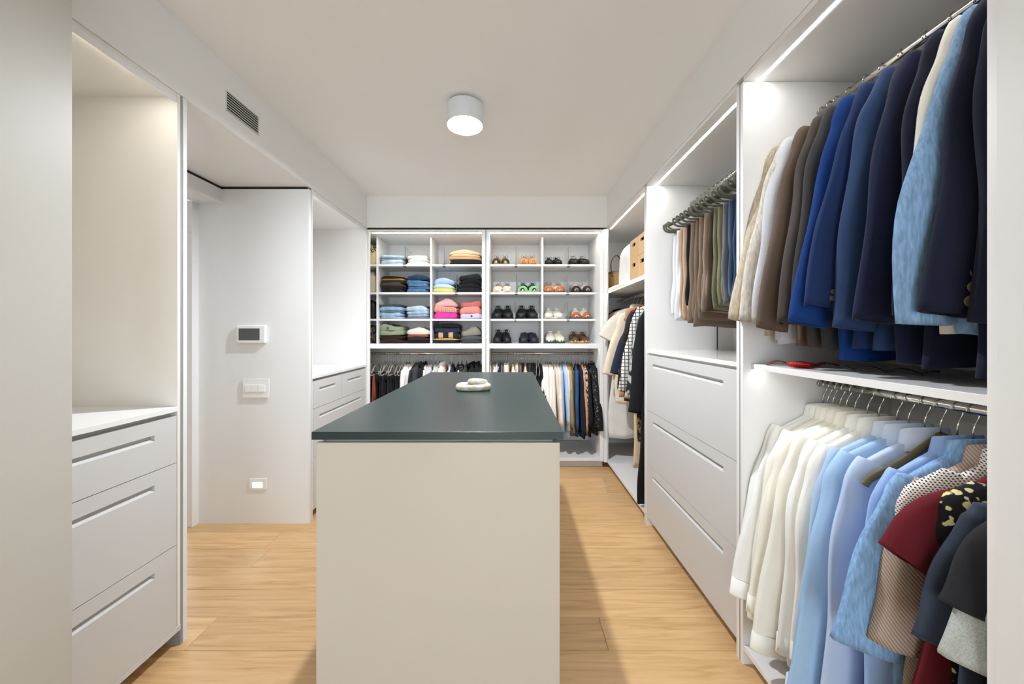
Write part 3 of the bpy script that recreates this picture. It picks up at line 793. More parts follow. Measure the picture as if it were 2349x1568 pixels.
# ---- corner unit: long garments
R3 = [  # y, kind, desc, mat, kwargs
 (4.08, 'jacket', 'dark grey jacket', fabric((70, 70, 72)), dict(zh=-1.0, cuff=(.23, -.8))), (4.0, 'jacket', 'black jacket', fabric((30, 30, 32)), dict(zh=-1.0, cuff=(.23, -.8))),
 (3.92, 'dress', 'orange red dress', fabric((214, 84, 38)), dict(zh=-1.45, wh=.25)), (3.83, 'dress', 'oatmeal long dress', fabric((214, 200, 178)), dict(zh=-1.36, wh=.25)),
 (3.72, 'dress', 'ivory pleated dress', fabric((230, 220, 202)), dict(zh=-1.37, wh=.25)),
 (3.60, 'dress', 'white draped dress', fabric((232, 228, 220)), dict(zh=-1.38, wh=.25)),
 (3.48, 'tee', 'cream lace top with short sleeves', fabric((234, 226, 210), 'tweed', (214, 204, 186)), dict(zh=-.8, cuff=(.335, -.42))),
 (3.37, 'cardigan', 'cream long cardigan', fabric((232, 218, 194)), dict(zh=-1.0, cuff=(.33, -.74))),
 (3.25, 'top', 'tan woven tweed tunic', fabric((206, 160, 120), 'tweed', (168, 110, 72)), dict(zh=-.92, ws=.18, wh=.23)),
 (3.16, 'dress', 'brown printed dress', fabric((84, 50, 34), 'floral', (176, 110, 70)), dict(zh=-.95, wh=.22)), (3.08, 'blouse', 'navy blouse with button cuffs', fabric((36, 42, 62)), dict(zh=-.75, cuff=(.34, -.70), buttons=(2, GOLD, .006))),
 (3.03, 'blouse', 'black lace blouse', fabric((30, 24, 24), 'floral', (70, 48, 40)), dict(zh=-.8, cuff=(.30, -.82))),
 (2.98, 'dress', 'cream ribbed knit dress', fabric((228, 208, 174)), dict(zh=-1.45, wh=.2)), (2.90, 'jacket', 'black and white checked tweed jacket', fabric((226, 222, 214), 'check', (60, 60, 64), scale=1.0), dict(zh=-.86, cuff=(.32, -.82))),
 (2.84, 'dress', 'leopard print dress', fabric((150, 110, 70), 'animal', (40, 28, 22)), dict(zh=-1.2, wh=.22)), (2.78, 'cardigan', 'grey patterned cardigan', fabric((182, 178, 172), 'animal', (40, 40, 42), scale=.5), dict(zh=-.95, cuff=(.31, -.85))),
 (2.73, 'blouse', 'black blouse', fabric((26, 26, 28)), dict(zh=-.98, cuff=(.29, -.95))),
 (2.67, 'dress', 'black midi dress', fabric((24, 24, 26)), dict(zh=-1.32, wh=.26)), (2.61, 'dress', 'floor-length black gown', fabric((20, 20, 22)), dict(zh=-1.59, wh=.29, fold=.008))]
for i, (yy, kd, ds, mt, kw) in enumerate(R3):
    rg = random.Random(700+i)
    rz = RR + math.radians(rg.uniform(-6, 6))
    garment(kd, mt, (1.2, yy, RODZ3), rz, '%s hanging in the corner wardrobe, %s from its far end' % (ds, ORD[i]), 'long garments in the corner wardrobe', rg,
            hi=True, **kw)
    hanger('grey', (1.2, yy, RODZ3), rz, 'dark grey hanger with the %s in the corner wardrobe' % ds, 'hangers in the corner wardrobe')

# ---- back left rail and back right rail
BK = (24, 24, 26); NV = (30, 34, 50); CH = (58, 58, 62); WH = (236, 232, 226); OW = (226, 220, 210); LG = (206, 204, 200)
def bx(px): return (px - 1174.0)*RODYB/FPX
hooks1 = [830 + v/7.83 for v in (150, 213, 270, 318, 410, 450, 497, 545, 585, 617, 686, 755, 805, 852, 925, 970, 1013, 1110, 1150, 1205, 1245, 1315, 1390, 1440, 1490, 1580, 1630, 1727, 1790, 1880, 1975, 2065, 2130)]
def C(name, rgb, kind='blouse', pat='plain', rgb2=(240, 240, 240), **kw): return (name, fabric(rgb, pat, rgb2), kind, kw)
G1 = ([C('black trousers', BK, 'trousers')]*2 + [C('rust orange trousers', (168, 78, 44), 'trousers'), C('navy trousers', (26, 28, 40), 'trousers')] + [C('black trousers', BK, 'trousers'), C('charcoal trousers', (40, 40, 44), 'trousers')]*2 +
      [C('black trousers', (20, 20, 22), 'trousers'), C('black skirt', BK, 'trousers'), C('dark trousers', (32, 30, 32), 'trousers'), C('black trousers', BK, 'trousers')] +
      [C('white shirt', WH, 'blouse'), C('white blouse', (242, 240, 236), 'blouse'), C('ivory blouse', OW, 'blouse'), C('charcoal blouse', (44, 46, 54), 'blouse'), C('grey jacket', (60, 62, 66), 'jacket'), C('black jacket', BK, 'jacket'),
       C('white top', WH, 'blouse'), C('pale grey blouse', LG, 'blouse'), C('white striped shirt', (230, 230, 230), 'blouse', 'vstripe', (170, 176, 184)), C('off-white shirt', OW, 'blouse'), C('light grey shirt', (198, 194, 190), 'blouse'),
       C('white jacket', (238, 236, 234), 'jacket'), C('blush pink blouse', (222, 190, 176), 'blouse'), C('pale silver top', (214, 214, 212), 'blouse'), C('navy shirt', (44, 48, 66), 'blouse'), C('black shirt', BK, 'blouse'),
       C('black and white floral blouse', (28, 28, 28), 'blouse', 'floral', (235, 235, 232)), C('dark grey shirt', (66, 66, 68), 'blouse'), C('black blazer', (20, 20, 22), 'jacket'), C('black jacket', BK, 'jacket'), C('black shirt', (26, 26, 28), 'blouse'), C('black cardigan', (34, 34, 36), 'blouse')])
hooks2 = [1100 + v/7.83 for v in (190, 240, 275, 315, 345, 375, 405, 440, 480, 515, 595, 655, 680, 710, 745, 780, 820, 860, 885, 920, 955, 985, 1025, 1050, 1085, 1140, 1180, 1215, 1250, 1280, 1330, 1385, 1440, 1485, 1520, 1570, 1605, 1650, 1720, 1775, 1825, 1860, 1910, 1970, 2010)]
G2 = [C('blush top', (226, 208, 192), 'top'), C('taupe top', (150, 136, 122), 'top'), C('white top', WH, 'blouse'), C('cream top', OW, 'top'), C('patterned black top', (40, 40, 42), 'top', 'floral', (210, 206, 200)), C('black top', BK, 'top'),
      C('grey top', (110, 108, 106), 'top'), C('cream blouse', (238, 226, 210), 'top'), C('white blouse', (244, 236, 228), 'top'), C('cream top', (240, 224, 208), 'top'), C('peach cream blouse', (240, 224, 204), 'blouse'), C('beige top', (196, 180, 160), 'top'),
      C('cream knit', (240, 226, 208), 'top'), C('grey camisole', (120, 116, 112), 'top'), C('dark brown top', (56, 44, 38), 'top'), C('black camisole', BK, 'top'), C('sand blouse', (224, 200, 168), 'blouse'), C('black top', BK, 'top'), C('charcoal top', CH, 'top'),
      C('dark grey top', (48, 48, 52), 'top'), C('black top', BK, 'top'), C('black knit', (28, 28, 30), 'top'), C('black trousers', BK, 'trousers'), C('black trousers', (28, 28, 30), 'trousers'), C('black shirt', BK, 'blouse'),
      C('white shirt', (246, 242, 236), 'blouse'), C('white shirt', (242, 238, 232), 'blouse'), C('ivory shirt', (240, 232, 222), 'blouse'), C('white shirt', (244, 238, 230), 'blouse'), C('cream shirt', (236, 226, 212), 'blouse'), C('oatmeal shirt', (222, 208, 188), 'blouse'),
      C('ecru shirt', (228, 220, 206), 'blouse'), C('grey blue shirt', (176, 192, 210), 'blouse'), C('light blue shirt', (186, 204, 228), 'blouse'), C('white blue shirt', (214, 224, 236), 'blouse'), C('tan shirt', (186, 150, 96), 'blouse'),
      C('khaki shirt', (150, 128, 80), 'blouse'), C('olive shirt', (96, 88, 52), 'blouse'), C('blue denim shirt', (44, 78, 124), 'blouse', 'denim'), C('dark navy shirt', (26, 32, 48), 'blouse'), C('orange floral blouse', (222, 150, 90), 'blouse', 'floral', (190, 200, 205)),
      C('brown animal print blouse', (196, 184, 170), 'blouse', 'animal', (52, 38, 32)), C('black blouse', BK, 'blouse'), C('black patterned blouse', (30, 30, 32), 'blouse', 'floral', (120, 116, 112)), C('black jacket', (24, 24, 26), 'jacket')]
def back_rail(hooks, G, rail, seed, group):
    for i, px in enumerate(hooks):
        ds, mt, kd, kw = G[i]; rg = random.Random(seed+i)
        loc = (bx(px), RODYB, RODZB)
        yawd = math.radians(rg.uniform(-7, 7))
        kw = dict(kw)
        if kd == 'trousers': kw.update(zh=rg.uniform(-.80, -.72), T=.03)
        elif kd == 'top': kw.update(zh=rg.uniform(-.80, -.66), T=.016)
        else: kw.update(zh=rg.uniform(-.86, -.74), cuff=(rg.uniform(.27, .34), rg.uniform(-.80, -.68)), T=.020, ws=.185)
        garment(kd, mt, loc, yawd, '%s on the %s rail, %s hanger from the left' % (ds, rail, ORD[i]), group, rg, hi=False, collar=False, **kw)
        hanger('pale' if kd == 'trousers' else ('palesteep' if (seed == 1000 and 8 < i < 26) or rg.random() < .3 else 'grey'), loc, yawd, 'slim grey hanger, %s from the left on the %s rail' % (ORD[i], rail), 'hangers on the %s rail' % rail)
back_rail(hooks1, G1, 'left back', 900, 'garments on the left back rail')
back_rail(hooks2, G2, 'right back', 1000, 'garments on the right back rail')

# ================================================================== folded clothes in the cubbies
def folded_mesh(rg, w_, d_, h, bulge=1.0, n=36, m=9):
    """folded knit: rounded slab, front fold rolled, slightly uneven"""
    p = [rg.uniform(0, 6.28) for _ in range(4)]
    V = []; rows = []
    prof = []
    for j in range(m):
        a = -math.pi/2 + math.pi*j/(m-1)
        prof.append((spow(math.cos(a), .55), math.sin(a)))
    V2 = []
    for c, s in prof:
        r = []
        for i in range(n):
            a = 2*math.pi*i/n
            ex = spow(math.cos(a), .35); ey = spow(math.sin(a), .35)
            inset = (1-c)*h*.42
            x = ex*(w_/2-inset); y_ = ey*(d_/2-inset)
            top = .5*(s+1)
            dz = top*(.16*h*math.sin(3.1*x/w_*2+p[0])+.10*h*math.sin(9*x/w_+p[1])) + .08*h*math.sin(5*x/w_+p[2]) - .30*h*top*abs(2*x/w_)**5
            crown = top*h*.10*(1-(2*x/w_)**2)*bulge
            x += .006*math.sin(7*a+p[3])*.4
            r.append((x, y_, max(0, h*(.5+.5*spow(s, .8)) + (dz+crown if s > -.98 else 0))))
        V2.append(r)
    return loft(V2)

CUB = {'c1L': 899, 'c1R': 957, 'c2L': 1021, 'c2R': 1077, 'c2Rw': 1066}
PXS = FPX/(YS+.04)
def sx(px, yy=YS+.04): return (px-1174.0)*yy/FPX
ROWZ = {1: ZB[0], 2: ZB[1], 3: ZB[2], 4: ZBOT}
ROWN = {1: 'top', 2: 'second', 3: 'third', 4: 'bottom'}
def J(c):
    g = sum(c)/3.0
    return ('jeans', fabric(tuple(int(g+(v-g)*.78) for v in c), 'denim'))
S_ = lambda c, *a: ('sweater', fabric(c, *a))
T_ = lambda c, *a: ('trousers', fabric(c, *a))
STK = [
 (1, 870, 928, 'left', [('pale blue jeans', J((150, 174, 196)), .022), ('bleached blue jeans', J((186, 200, 210)), .024), ('faded blue jeans', J((140, 166, 186)), .024), ('light blue jeans', J((160, 186, 202)), .030)]),
 (1, 930, 985, 'second', [('white trousers', T_((238, 232, 226)), .032), ('cream trousers', T_((234, 222, 210)), .030), ('ivory trousers', T_((236, 226, 216)), .034)]),
 (1, 1028, 1104, 'right', [('black trousers', T_((26, 26, 30)), .026), ('charcoal trousers', T_((50, 50, 56)), .028), ('caramel trousers', T_((196, 158, 116)), .026), ('tan trousers', T_((206, 172, 132)), .026), ('beige trousers', T_((216, 188, 158)), .040)]),
 (2, 870, 929, 'left', [('black jeans', J((22, 20, 20)), .034), ('soft black trousers', T_((30, 28, 26)), .030), ('dark taupe trousers', T_((66, 58, 52)), .038), ('dark olive trousers', T_((46, 42, 36)), .030), ('ochre trousers', T_((186, 128, 54)), .018), ('black brown trousers', T_((30, 24, 20)), .022)]),
 (2, 930, 985, 'second', [('mid blue jeans', J((66, 110, 156)), .036), ('blue jeans', J((58, 98, 142)), .028), ('washed blue jeans', J((72, 116, 158)), .028), ('bright blue jeans', J((70, 116, 160)), .040), ('dark blue jeans', J((28, 54, 86)), .052)]),
 (2, 993, 1044, 'third', [('lemon yellow sweater', S_((214, 206, 116)), .042), ('pale mint sweater', S_((196, 216, 206)), .038), ('baby blue sweater', S_((168, 194, 230)), .064)]),
 (2, 1050, 1104, 'right', [('black jeans', J((20, 20, 22)), .046), ('coal black trousers', T_((24, 24, 26)), .044), ('black trousers', T_((18, 18, 20)), .044), ('faded black jeans', J((30, 30, 32)), .050)]),
 (3, 868, 927, 'left', [('light blue jeans', J((132, 164, 196)), .028), ('pale blue jeans', J((146, 178, 206)), .034), ('slate blue jeans', J((86, 112, 140)), .026), ('washed blue jeans', J((140, 170, 200)), .044), ('dark slate jeans', J((60, 68, 78)), .022)]),
 (3, 929, 985, 'second', [('grey trousers', T_((120, 124, 128)), .022), ('sky blue jeans', J((140, 172, 200)), .030), ('faded blue jeans', J((150, 180, 206)), .030), ('ice blue jeans', J((172, 196, 212)), .048), ('grey green trousers', T_((110, 112, 108)), .016)]),
 (3, 993, 1050, 'third', [('hot pink sweater', S_((228, 64, 160)), .066), ('red and white striped sweater', S_((186, 78, 62), 'vstripe', (232, 196, 176)), .060), ('pale pink sweater', S_((226, 176, 172)), .066)]),
 (3, 1052, 1105, 'right', [('lavender button cardigan', S_((204, 190, 214)), .050), ('coral pink sweater', S_((224, 146, 132)), .076), ('dusty rose sweater', S_((202, 112, 108)), .052)]),
 (4, 866, 928, 'left', [('ribbed chocolate sweater', S_((58, 38, 26), 'rib'), .042), ('dark brown sweater', S_((44, 28, 20)), .044), ('sage green sweater', S_((140, 152, 116)), .046), ('grey green button cardigan', S_((150, 158, 134)), .056)]),
 (4, 929, 986, 'second', [('black sweater', S_((24, 24, 24)), .030), ('charcoal sweater', S_((36, 36, 38)), .034), ('rust orange sweater', S_((156, 82, 48)), .028), ('cream sweater', S_((226, 216, 204)), .062)]),
 (4, 992, 1054, 'third', [('navy sweater', S_((28, 34, 48)), .034), ('mustard sweater', S_((190, 150, 84)), .016), ('navy sweater with tan patches', S_((30, 36, 52), 'patch', (196, 160, 110)), .062), ('navy tweed sweater', S_((50, 56, 72), 'tweed', (28, 30, 40)), .058), ('black sweater', S_((20, 20, 24)), .034)]),
 (4, 1055, 1105, 'right', [('charcoal wool sweater', S_((70, 72, 70), 'tweed', (52, 54, 52)), .034), ('dark grey sweater', S_((80, 82, 80)), .044), ('grey beige wool sweater', S_((150, 142, 130), 'tweed', (128, 120, 108)), .072)]),
]
si = 0
for row, p0, p1, pos, items in STK:
    z = ROWZ[row] + .0005
    for k, (ds, (nm, mt), h) in enumerate(items):
        rg = random.Random(2000+si); si += 1
        yc = YS + .02 + .15 + rg.uniform(-.008, .012)
        wd = (p1-p0)/PXS*rg.uniform(.88, 1.0)
        V, F = folded_mesh(rg, wd, .31, h*1.03)
        place = 'bottom' if k == 0 else ('top' if k == len(items)-1 else ORD[k]+' up')
        o = obj('folded_'+nm, V, F, mt, None, (sx((p0+p1)/2)+rg.uniform(-.009, .009), yc, z), True)
        o.rotation_euler = (0, 0, math.radians(rg.uniform(-2.5, 2.5)))
        tag(o, 'folded %s, %s in the %s pile, %s cubby row' % (ds, place, pos, ROWN[row]), 'trousers' if nm == 'trousers' else nm, 'folded clothes in the %s cubby row' % ROWN[row])
        if 'button' in ds:
            dv, df = disc(.011, .004)
            bz = plain('horn_button', (52, 44, 40), .35)
            obj('button', [(x, zz-.157, y_+h*.55) for x, y_, zz in dv], df, bz, o, (.01 if 'lavender' in ds else -.02, 0, 0))
        z += h*.97

# ================================================================== acrylic shelf dividers
am, nt, b = base_mat('clear_acrylic')
b.inputs['Base Color'].default_value = (.97, .98, .98, 1); b.inputs['Transmission Weight'].default_value = 1.0; b.inputs['Roughness'].default_value = .02; b.inputs['IOR'].default_value = 1.12
EDGE = plain('acrylic_edge', (96, 96, 94), .3)
for row, px, col in ((1, 929, 'first'), (1, 1019, 'second'), (2, 1047, 'second'), (1, 1183, 'third'), (2, 1184, 'third'), (3, 1181, 'third'), (1, 1303, 'fourth'), (2, 1301, 'fourth'), (3, 1302, 'fourth')):
    t = thing('shelf_divider', 'clear acrylic divider in the %s wide cubby column, %s row' % (col, ROWN[row]), 'divider', (sx(px, YS+.03), YS+.03, ROWZ[row]), 'clear acrylic shelf dividers')
    obj('plate', boxv(-.0015, .0015, 0, .28, 0, .185), BOXF, am, t)
    obj('front_edge', boxv(-.0018, .0018, -.003, 0, 0, .185), BOXF, EDGE, t)
    obj('clip', join([(boxv(-.014, .014, -.034, .03, -.0255, -.0215), BOXF), (boxv(-.014, .014, -.034, -.0305, -.0255, .003), BOXF), (boxv(-.014, .014, -.034, 0, .0002, .003), BOXF)])[0],
        join([(boxv(0, 1, 0, 1, 0, 1), BOXF)]*3)[1], am, t)
    obj('clip_screw', boxv(-.012, .012, -.02, .02, -.0285, -.0256), BOXF, EDGE, t)

# ================================================================== shoes
def shoe(px, yy, z, hgt, wid, upper, solec, label, group, side_, sole_h=.022, laces=True, lace=None, toe=None, high=False, yaw=0.0, length=.285):
    t = thing('shoe', label, 'shoe', (sx(px, yy), yy, z), group, math.radians(yaw))
    n = 20
    def outline(s):      # half width along the length, toe at s = 0
        return wid/2*min(1, (s/.16)**.55 if s > 0 else 0)*(1-.18*math.sin(max(0, s-.25)/.75*math.pi*.95))
    # sole
    rings = []
    for zz, k in ((0, .94), (sole_h*.3, 1.0), (sole_h, .99), (sole_h, .9)):
        r = []
        for i in range(28):
            a = 2*math.pi*i/28; s = .5-.5*math.cos(a)
            s = max(s, .004)
            r.append((k*math.copysign(outline(s), math.sin(a))*(1 if s < .97 else .75) + .004*side_*math.sin(s*3), (s-.5)*length*k+length*.5, zz + (.010*(1-s/.12) if s < .12 else 0)))
        rings.append(r)
    V, F = loft(rings)
    obj('sole', V, F, solec, t, (0, 0, 0), True)
    # upper: cross sections from toe to heel
    ss = [.012, .05, .12, .22, .34, .46, .58, .70, .82, .92, .985]
    hh = [.18, .36, .46, .54, .68, .86, 1.0, .93, .88, .92, .80]
    if high: hh = [.16, .32, .40, .46, .60, .82, 1.0, .97, .96, 1.0, .88]
    rings = []
    for s, q in zip(ss, hh):
        wq = outline(max(s, .03))*.97*(1 if s < .93 else .8)
        top = sole_h + (hgt-sole_h)*q
        r = []
        op = s > .56 and s < .95                      # foot opening
        for i in range(n):
            a = -math.pi*.5 + 2*math.pi*i/n
            cx = math.cos(a); sz = math.sin(a)
            narrow = 1 - (.45 if s > .3 else .25)*max(0, sz)**2
            zz = sole_h*.6 + (top-sole_h*.6)*(.5+.5*spow(sz, .75))
            if op and sz > .72: zz = top - .055*(hgt/.11)
            r.append((wq*spow(cx, .75)*narrow + .004*side_*math.sin(s*3), s*length, zz))
        rings.append(r)
    V, F = loft(rings)
    up = obj('upper', V, F, upper, t, (0, 0, 0), True)
    if toe is not None:
        rr = []
        for s, q in ((.006, .16), (.03, .30), (.07, .40), (.13, .44)):
            wq = outline(max(s, .03))*1.06; top = sole_h+(hgt-sole_h)*(q+.05)+.005
            rr.append([(wq*spow(math.cos(a), .75)*(1-.2*max(0, math.sin(a))**2), s*length-.005, sole_h*.5+(top-sole_h*.5)*spow(max(0, math.sin(a)), .75)) for a in [math.pi*k/12 for k in range(13)]])
        V, F = loft(rr, False)
        obj('toe_cap', V, F, toe, t, (0, 0, 0), True)
    if laces:
        parts = []
        for k in range(5):
            s = .30+.055*k; q = np.interp(s, ss, hh); wq = outline(s)*.42
            zz = sole_h+(hgt-sole_h)*q+.002
            parts.append(tube([(-wq, s*length, zz-.006), (-wq*.4, s*length-.004, zz+.001), (wq*.4, s*length+.004, zz+.001), (wq, s*length, zz-.006)], .0026, 6, up=(0, 1, 0)))
        s = .54; zz = sole_h+(hgt-sole_h)*.98
        parts.append(tube(smooth_path([(0, s*length, zz), (.02, s*length-.01, zz+.012), (.034, s*length-.012, zz-.002), (.024, s*length-.018, zz-.016)], 4), .0022, 6, up=(0, 1, 0)))
        parts.append(tube(smooth_path([(0, s*length, zz), (-.02, s*length-.01, zz+.012), (-.034, s*length-.012, zz-.002), (-.024, s*length-.018, zz-.016)], 4), .0022, 6, up=(0, 1, 0)))
        V, F = join(parts)
        obj('laces', V, F, lace or upper, t, (0, 0, 0), True)
        # tongue
        wq = outline(.5)*.42
        V, F = loft([[(-wq, .50*length, sole_h+(hgt-sole_h)*.90), (0, .49*length, sole_h+(hgt-sole_h)*.99), (wq, .50*length, sole_h+(hgt-sole_h)*.90), (wq, .51*length, sole_h+(hgt-sole_h)*.87), (0, .51*length, sole_h+(hgt-sole_h)*.93), (-wq, .51*length, sole_h+(hgt-sole_h)*.87)],
                     [(-wq*.8, .60*length, hgt*1.06), (0, .60*length, hgt*1.10), (wq*.8, .60*length, hgt*1.06), (wq*.8, .62*length, hgt*1.05), (0, .62*length, hgt*1.08), (-wq*.8, .62*length, hgt*1.05)]])
        obj('tongue', V, F, upper, t, (0, 0, 0), True)
    return t

L_ = lambda c, r=.5, **k: plain('leather_%d_%d_%d' % c, c, r, .4, noise=.05, nscale=30, bump=.05, bscale=300, **k)
SH = [
 (1, (1137, 1159), .080, 'tan trainers with dark green toes', L_((196, 164, 120)), L_((196, 176, 140)), dict(toe=L_((40, 52, 42)), lace=L_((150, 136, 116)))),
 (1, (1201, 1223), .080, 'tan trainers with orange gum soles', L_((198, 172, 134)), L_((196, 128, 66)), dict(toe=L_((206, 146, 86)), lace=L_((160, 140, 112)))),
 (1, (1259, 1282), .068, 'low black trainers', L_((26, 26, 26)), L_((20, 20, 20)), dict(lace=L_((40, 40, 40)))),
 (1, (1317, 1344), .080, 'black running shoes with white details', L_((30, 29, 28)), L_((22, 22, 22)), dict(lace=L_((190, 188, 184)))),
 (2, (1139, 1164), .088, 'cream trainers with grey laces', L_((226, 210, 192)), L_((228, 214, 196)), dict(lace=L_((140, 128, 114)))),
 (2, (1198, 1225), .088, 'navy running shoes with lime green toes', L_((36, 60, 88)), L_((214, 222, 214)), dict(toe=L_((146, 196, 116)), lace=L_((70, 100, 130)))),
 (2, (1259, 1286), .090, 'white and beige trainers with rust soles', L_((220, 204, 186)), L_((176, 104, 56)), dict(toe=L_((190, 112, 60)), lace=L_((150, 136, 116)))),
 (2, (1322, 1348), .092, 'white running shoes with black striped toes', L_((196, 186, 176)), L_((34, 28, 26)), dict(toe=L_((36, 28, 26)), lace=L_((226, 220, 212)))),
 (3, (1138, 1166), .130, 'black high lace-up trainers', L_((24, 24, 25)), L_((20, 20, 20)), dict(high=True)),
 (3, (1194, 1223), .130, 'black leather walking shoes', L_((22, 22, 22), .4), L_((18, 18, 18)), dict(high=True)),
 (3, (1258, 1283), .105, 'white court trainers', L_((226, 220, 208)), L_((216, 208, 194)), dict(lace=L_((210, 204, 192)))),
 (3, (1322, 1347), .108, 'white trainers with orange brown toes', L_((222, 216, 206)), L_((120, 84, 60)), dict(toe=L_((172, 98, 52)), lace=L_((226, 222, 214)))),
 (4, (1139, 1163), .130, 'black leather lace-up shoes', L_((20, 20, 20), .3), L_((16, 16, 16)), dict(high=True)),
 (4, (1200, 1226), .125, 'dark navy slip-on shoes', L_((34, 30, 44)), L_((26, 24, 32)), dict(laces=False, high=True)),
 (4, (1262, 1287), .125, 'white trainers with green soles', L_((222, 214, 198)), L_((58, 98, 68)), dict(lace=L_((214, 206, 192)))),
 (4, (1319, 1344), .108, 'brown leather deck shoes with tan soles', L_((84, 56, 36)), L_((200, 164, 110)), dict(lace=L_((64, 42, 28)))),
]
for row, (pa, pb), hg, ds, up, so, kw in SH:
    for k, px in enumerate((pa, pb)):
        yy = YS+.008
        shoe(px, yy, ROWZ[row]+.0005, hg*{1: 1.38, 2: 1.25, 3: 1.06, 4: 1.02}[row], (pb-pa)/PXS*.93, up, so, '%s shoe of the %s on the %s shoe shelf' % ('left-hand' if k == 0 else 'right-hand', ds, ROWN[row]),
             'shoes on the %s shoe shelf' % ROWN[row], 1 if k == 0 else -1, yaw=(4 if k == 0 else -4)*-1, **kw)
# sunglasses-like dark pouch behind the striped trainers
V, F = folded_mesh(random.Random(5), .085, .06, .035)
tag(obj('pouch', V, F, L_((70, 72, 72), .35), None, (sx(1322, YS+.23), YS+.25, ZB[1]+.0005), True), 'dark grey pouch behind the black striped running shoes', 'pouch')

# ================================================================== narrow cubby: bags
def soft_bag(name, label, loc, w_, d_, h, m, seed, handle=None):
    rg = random.Random(seed); p = [rg.uniform(0, 6.28) for _ in range(3)]
    rings = []
    for j in range(13):
        s = j/12
        k = 1 - .06*(2*s-1)**2 - (.45*((s-.72)/.28)**2 if s > .72 else 0)
        r = []
        for i in range(28):
            a = 2*math.pi*i/28
            q = 1+.05*math.sin(3*a+p[0]+4*s)+.03*math.sin(7*a+p[1])
            r.append((spow(math.cos(a), .6)*w_/2*k*q, spow(math.sin(a), .6)*d_/2*k*q, s*h + .02*math.sin(2*a+p[2])*s))
        rings.append(r)
    V, F = loft(rings)
    t = thing(name, label, 'bag', loc)
    bd = obj('body', V, F, m, t, (0, 0, 0), True)
    if handle:
        P = smooth_path([(-w_*.3, 0, h*.85), (-w_*.25, 0, h*1.15), (0, 0, h*1.3), (w_*.25, 0, h*1.15), (w_*.3, 0, h*.85)], 5)
        V, F = tube(P, .006, 8, .009, up=(0, 1, 0)); obj('handle', V, F, handle, t, (0, 0, 0), True)
    return t, bd
XN = -1.52
t, bd = soft_bag('dust_bag', 'pale yellow cloth dust bag with black lettering in the top narrow cubby', (XN, YS+.16, ZB[0]+.001), .24, .24, .22, fabric((240, 222, 168)), 11)
cu = bpy.data.curves.new('print', 'FONT'); cu.body = 'FEN'; cu.size = .075; cu.extrude = .0006; cu.align_x = 'LEFT'
ft = bpy.data.objects.new('print', cu); COL.objects.link(ft); bpy.context.view_layer.update()
lm = bpy.data.meshes.new_from_object(ft.evaluated_get(bpy.context.evaluated_depsgraph_get())); bpy.data.objects.remove(ft)
lm.materials.clear(); lm.materials.append(plain('print_black', (30, 26, 20), .7))
tx = bpy.data.objects.new('lettering', lm); COL.objects.link(tx)
tx.parent = t; tx.location = (.012, -.1335, .105); tx.rotation_euler = (math.radians(90), math.radians(-28), 0)
soft_bag('tote_bag', 'cream fabric bag in the second narrow cubby', (XN, YS+.16, ZB[1]+.001), .24, .22, .21, fabric((216, 200, 168)), 12)
soft_bag('handbag', 'black leather bag in the third narrow cubby', (XN-.02, YS+.17, ZB[2]+.001), .22, .2, .19, L_((30, 26, 24)), 13)
soft_bag('handbag', 'dark woven bag in the bottom narrow cubby', (XN, YS+.17, ZBOT+.001), .24, .2, .17, fabric((44, 38, 30), 'animal', (110, 98, 76)), 14)

# ================================================================== corner shelf: basket, cushion, bamboo boxes
zs = 1.757
rings = []
for j in range(9):
    s = j/8; k = .82+.18*s
    rings.append([(.12*k*math.cos(2*math.pi*i/28), .14*k*math.sin(2*math.pi*i/28), s*.20) for i in range(28)])
for s, k in ((1, .93), (.1, .78)):
    rings.append([(.12*k*math.cos(2*math.pi*i/28), .14*k*math.sin(2*math.pi*i/28), s*.20) for i in range(28)])
V, F = loft(rings, True, True, True)
t = thing('basket', 'woven straw basket with a brown leather handle at the far end of the corner shelf', 'basket', (1.11, 3.80, zs+.0005))
obj('body', V, F, fabric((206, 170, 116), 'tweed', (168, 130, 82)), t, (0, 0, 0), True)
V, F = lathe([(.128, .0), (.128, .022), (.118, .022)], 28); V = [(x*.94, y_*1.08, z+.185) for x, y_, z in V]
obj('rim', V, F, L_((92, 84, 72)), t, (0, 0, 0), True)
P = smooth_path([(-.085, -.10, .15), (-.10, -.10, .28), (-.06, -.08, .36), (-.01, -.05, .37), (.03, -.02, .30), (.04, 0, .18)], 5)
V, F = tube(P, .004, 8, .012, up=(0, 1, 0)); obj('handle', V, F, L_((132, 82, 44)), t, (0, 0, 0), True)

t, bd = soft_bag('pillow', 'white pillow standing upright on the corner shelf', (1.13, 3.28, zs+.0005), .26, .42, .37, fabric((240, 238, 234)), 31)
t['category'] = 'pillow'
V, F = folded_mesh(random.Random(8), .16, .30, .035)
tag(obj('folded_linen', V, F, fabric((236, 234, 230)), None, (1.035, 3.56, zs+.0005), True), 'white folded cloth at the front of the corner shelf', 'cloth')

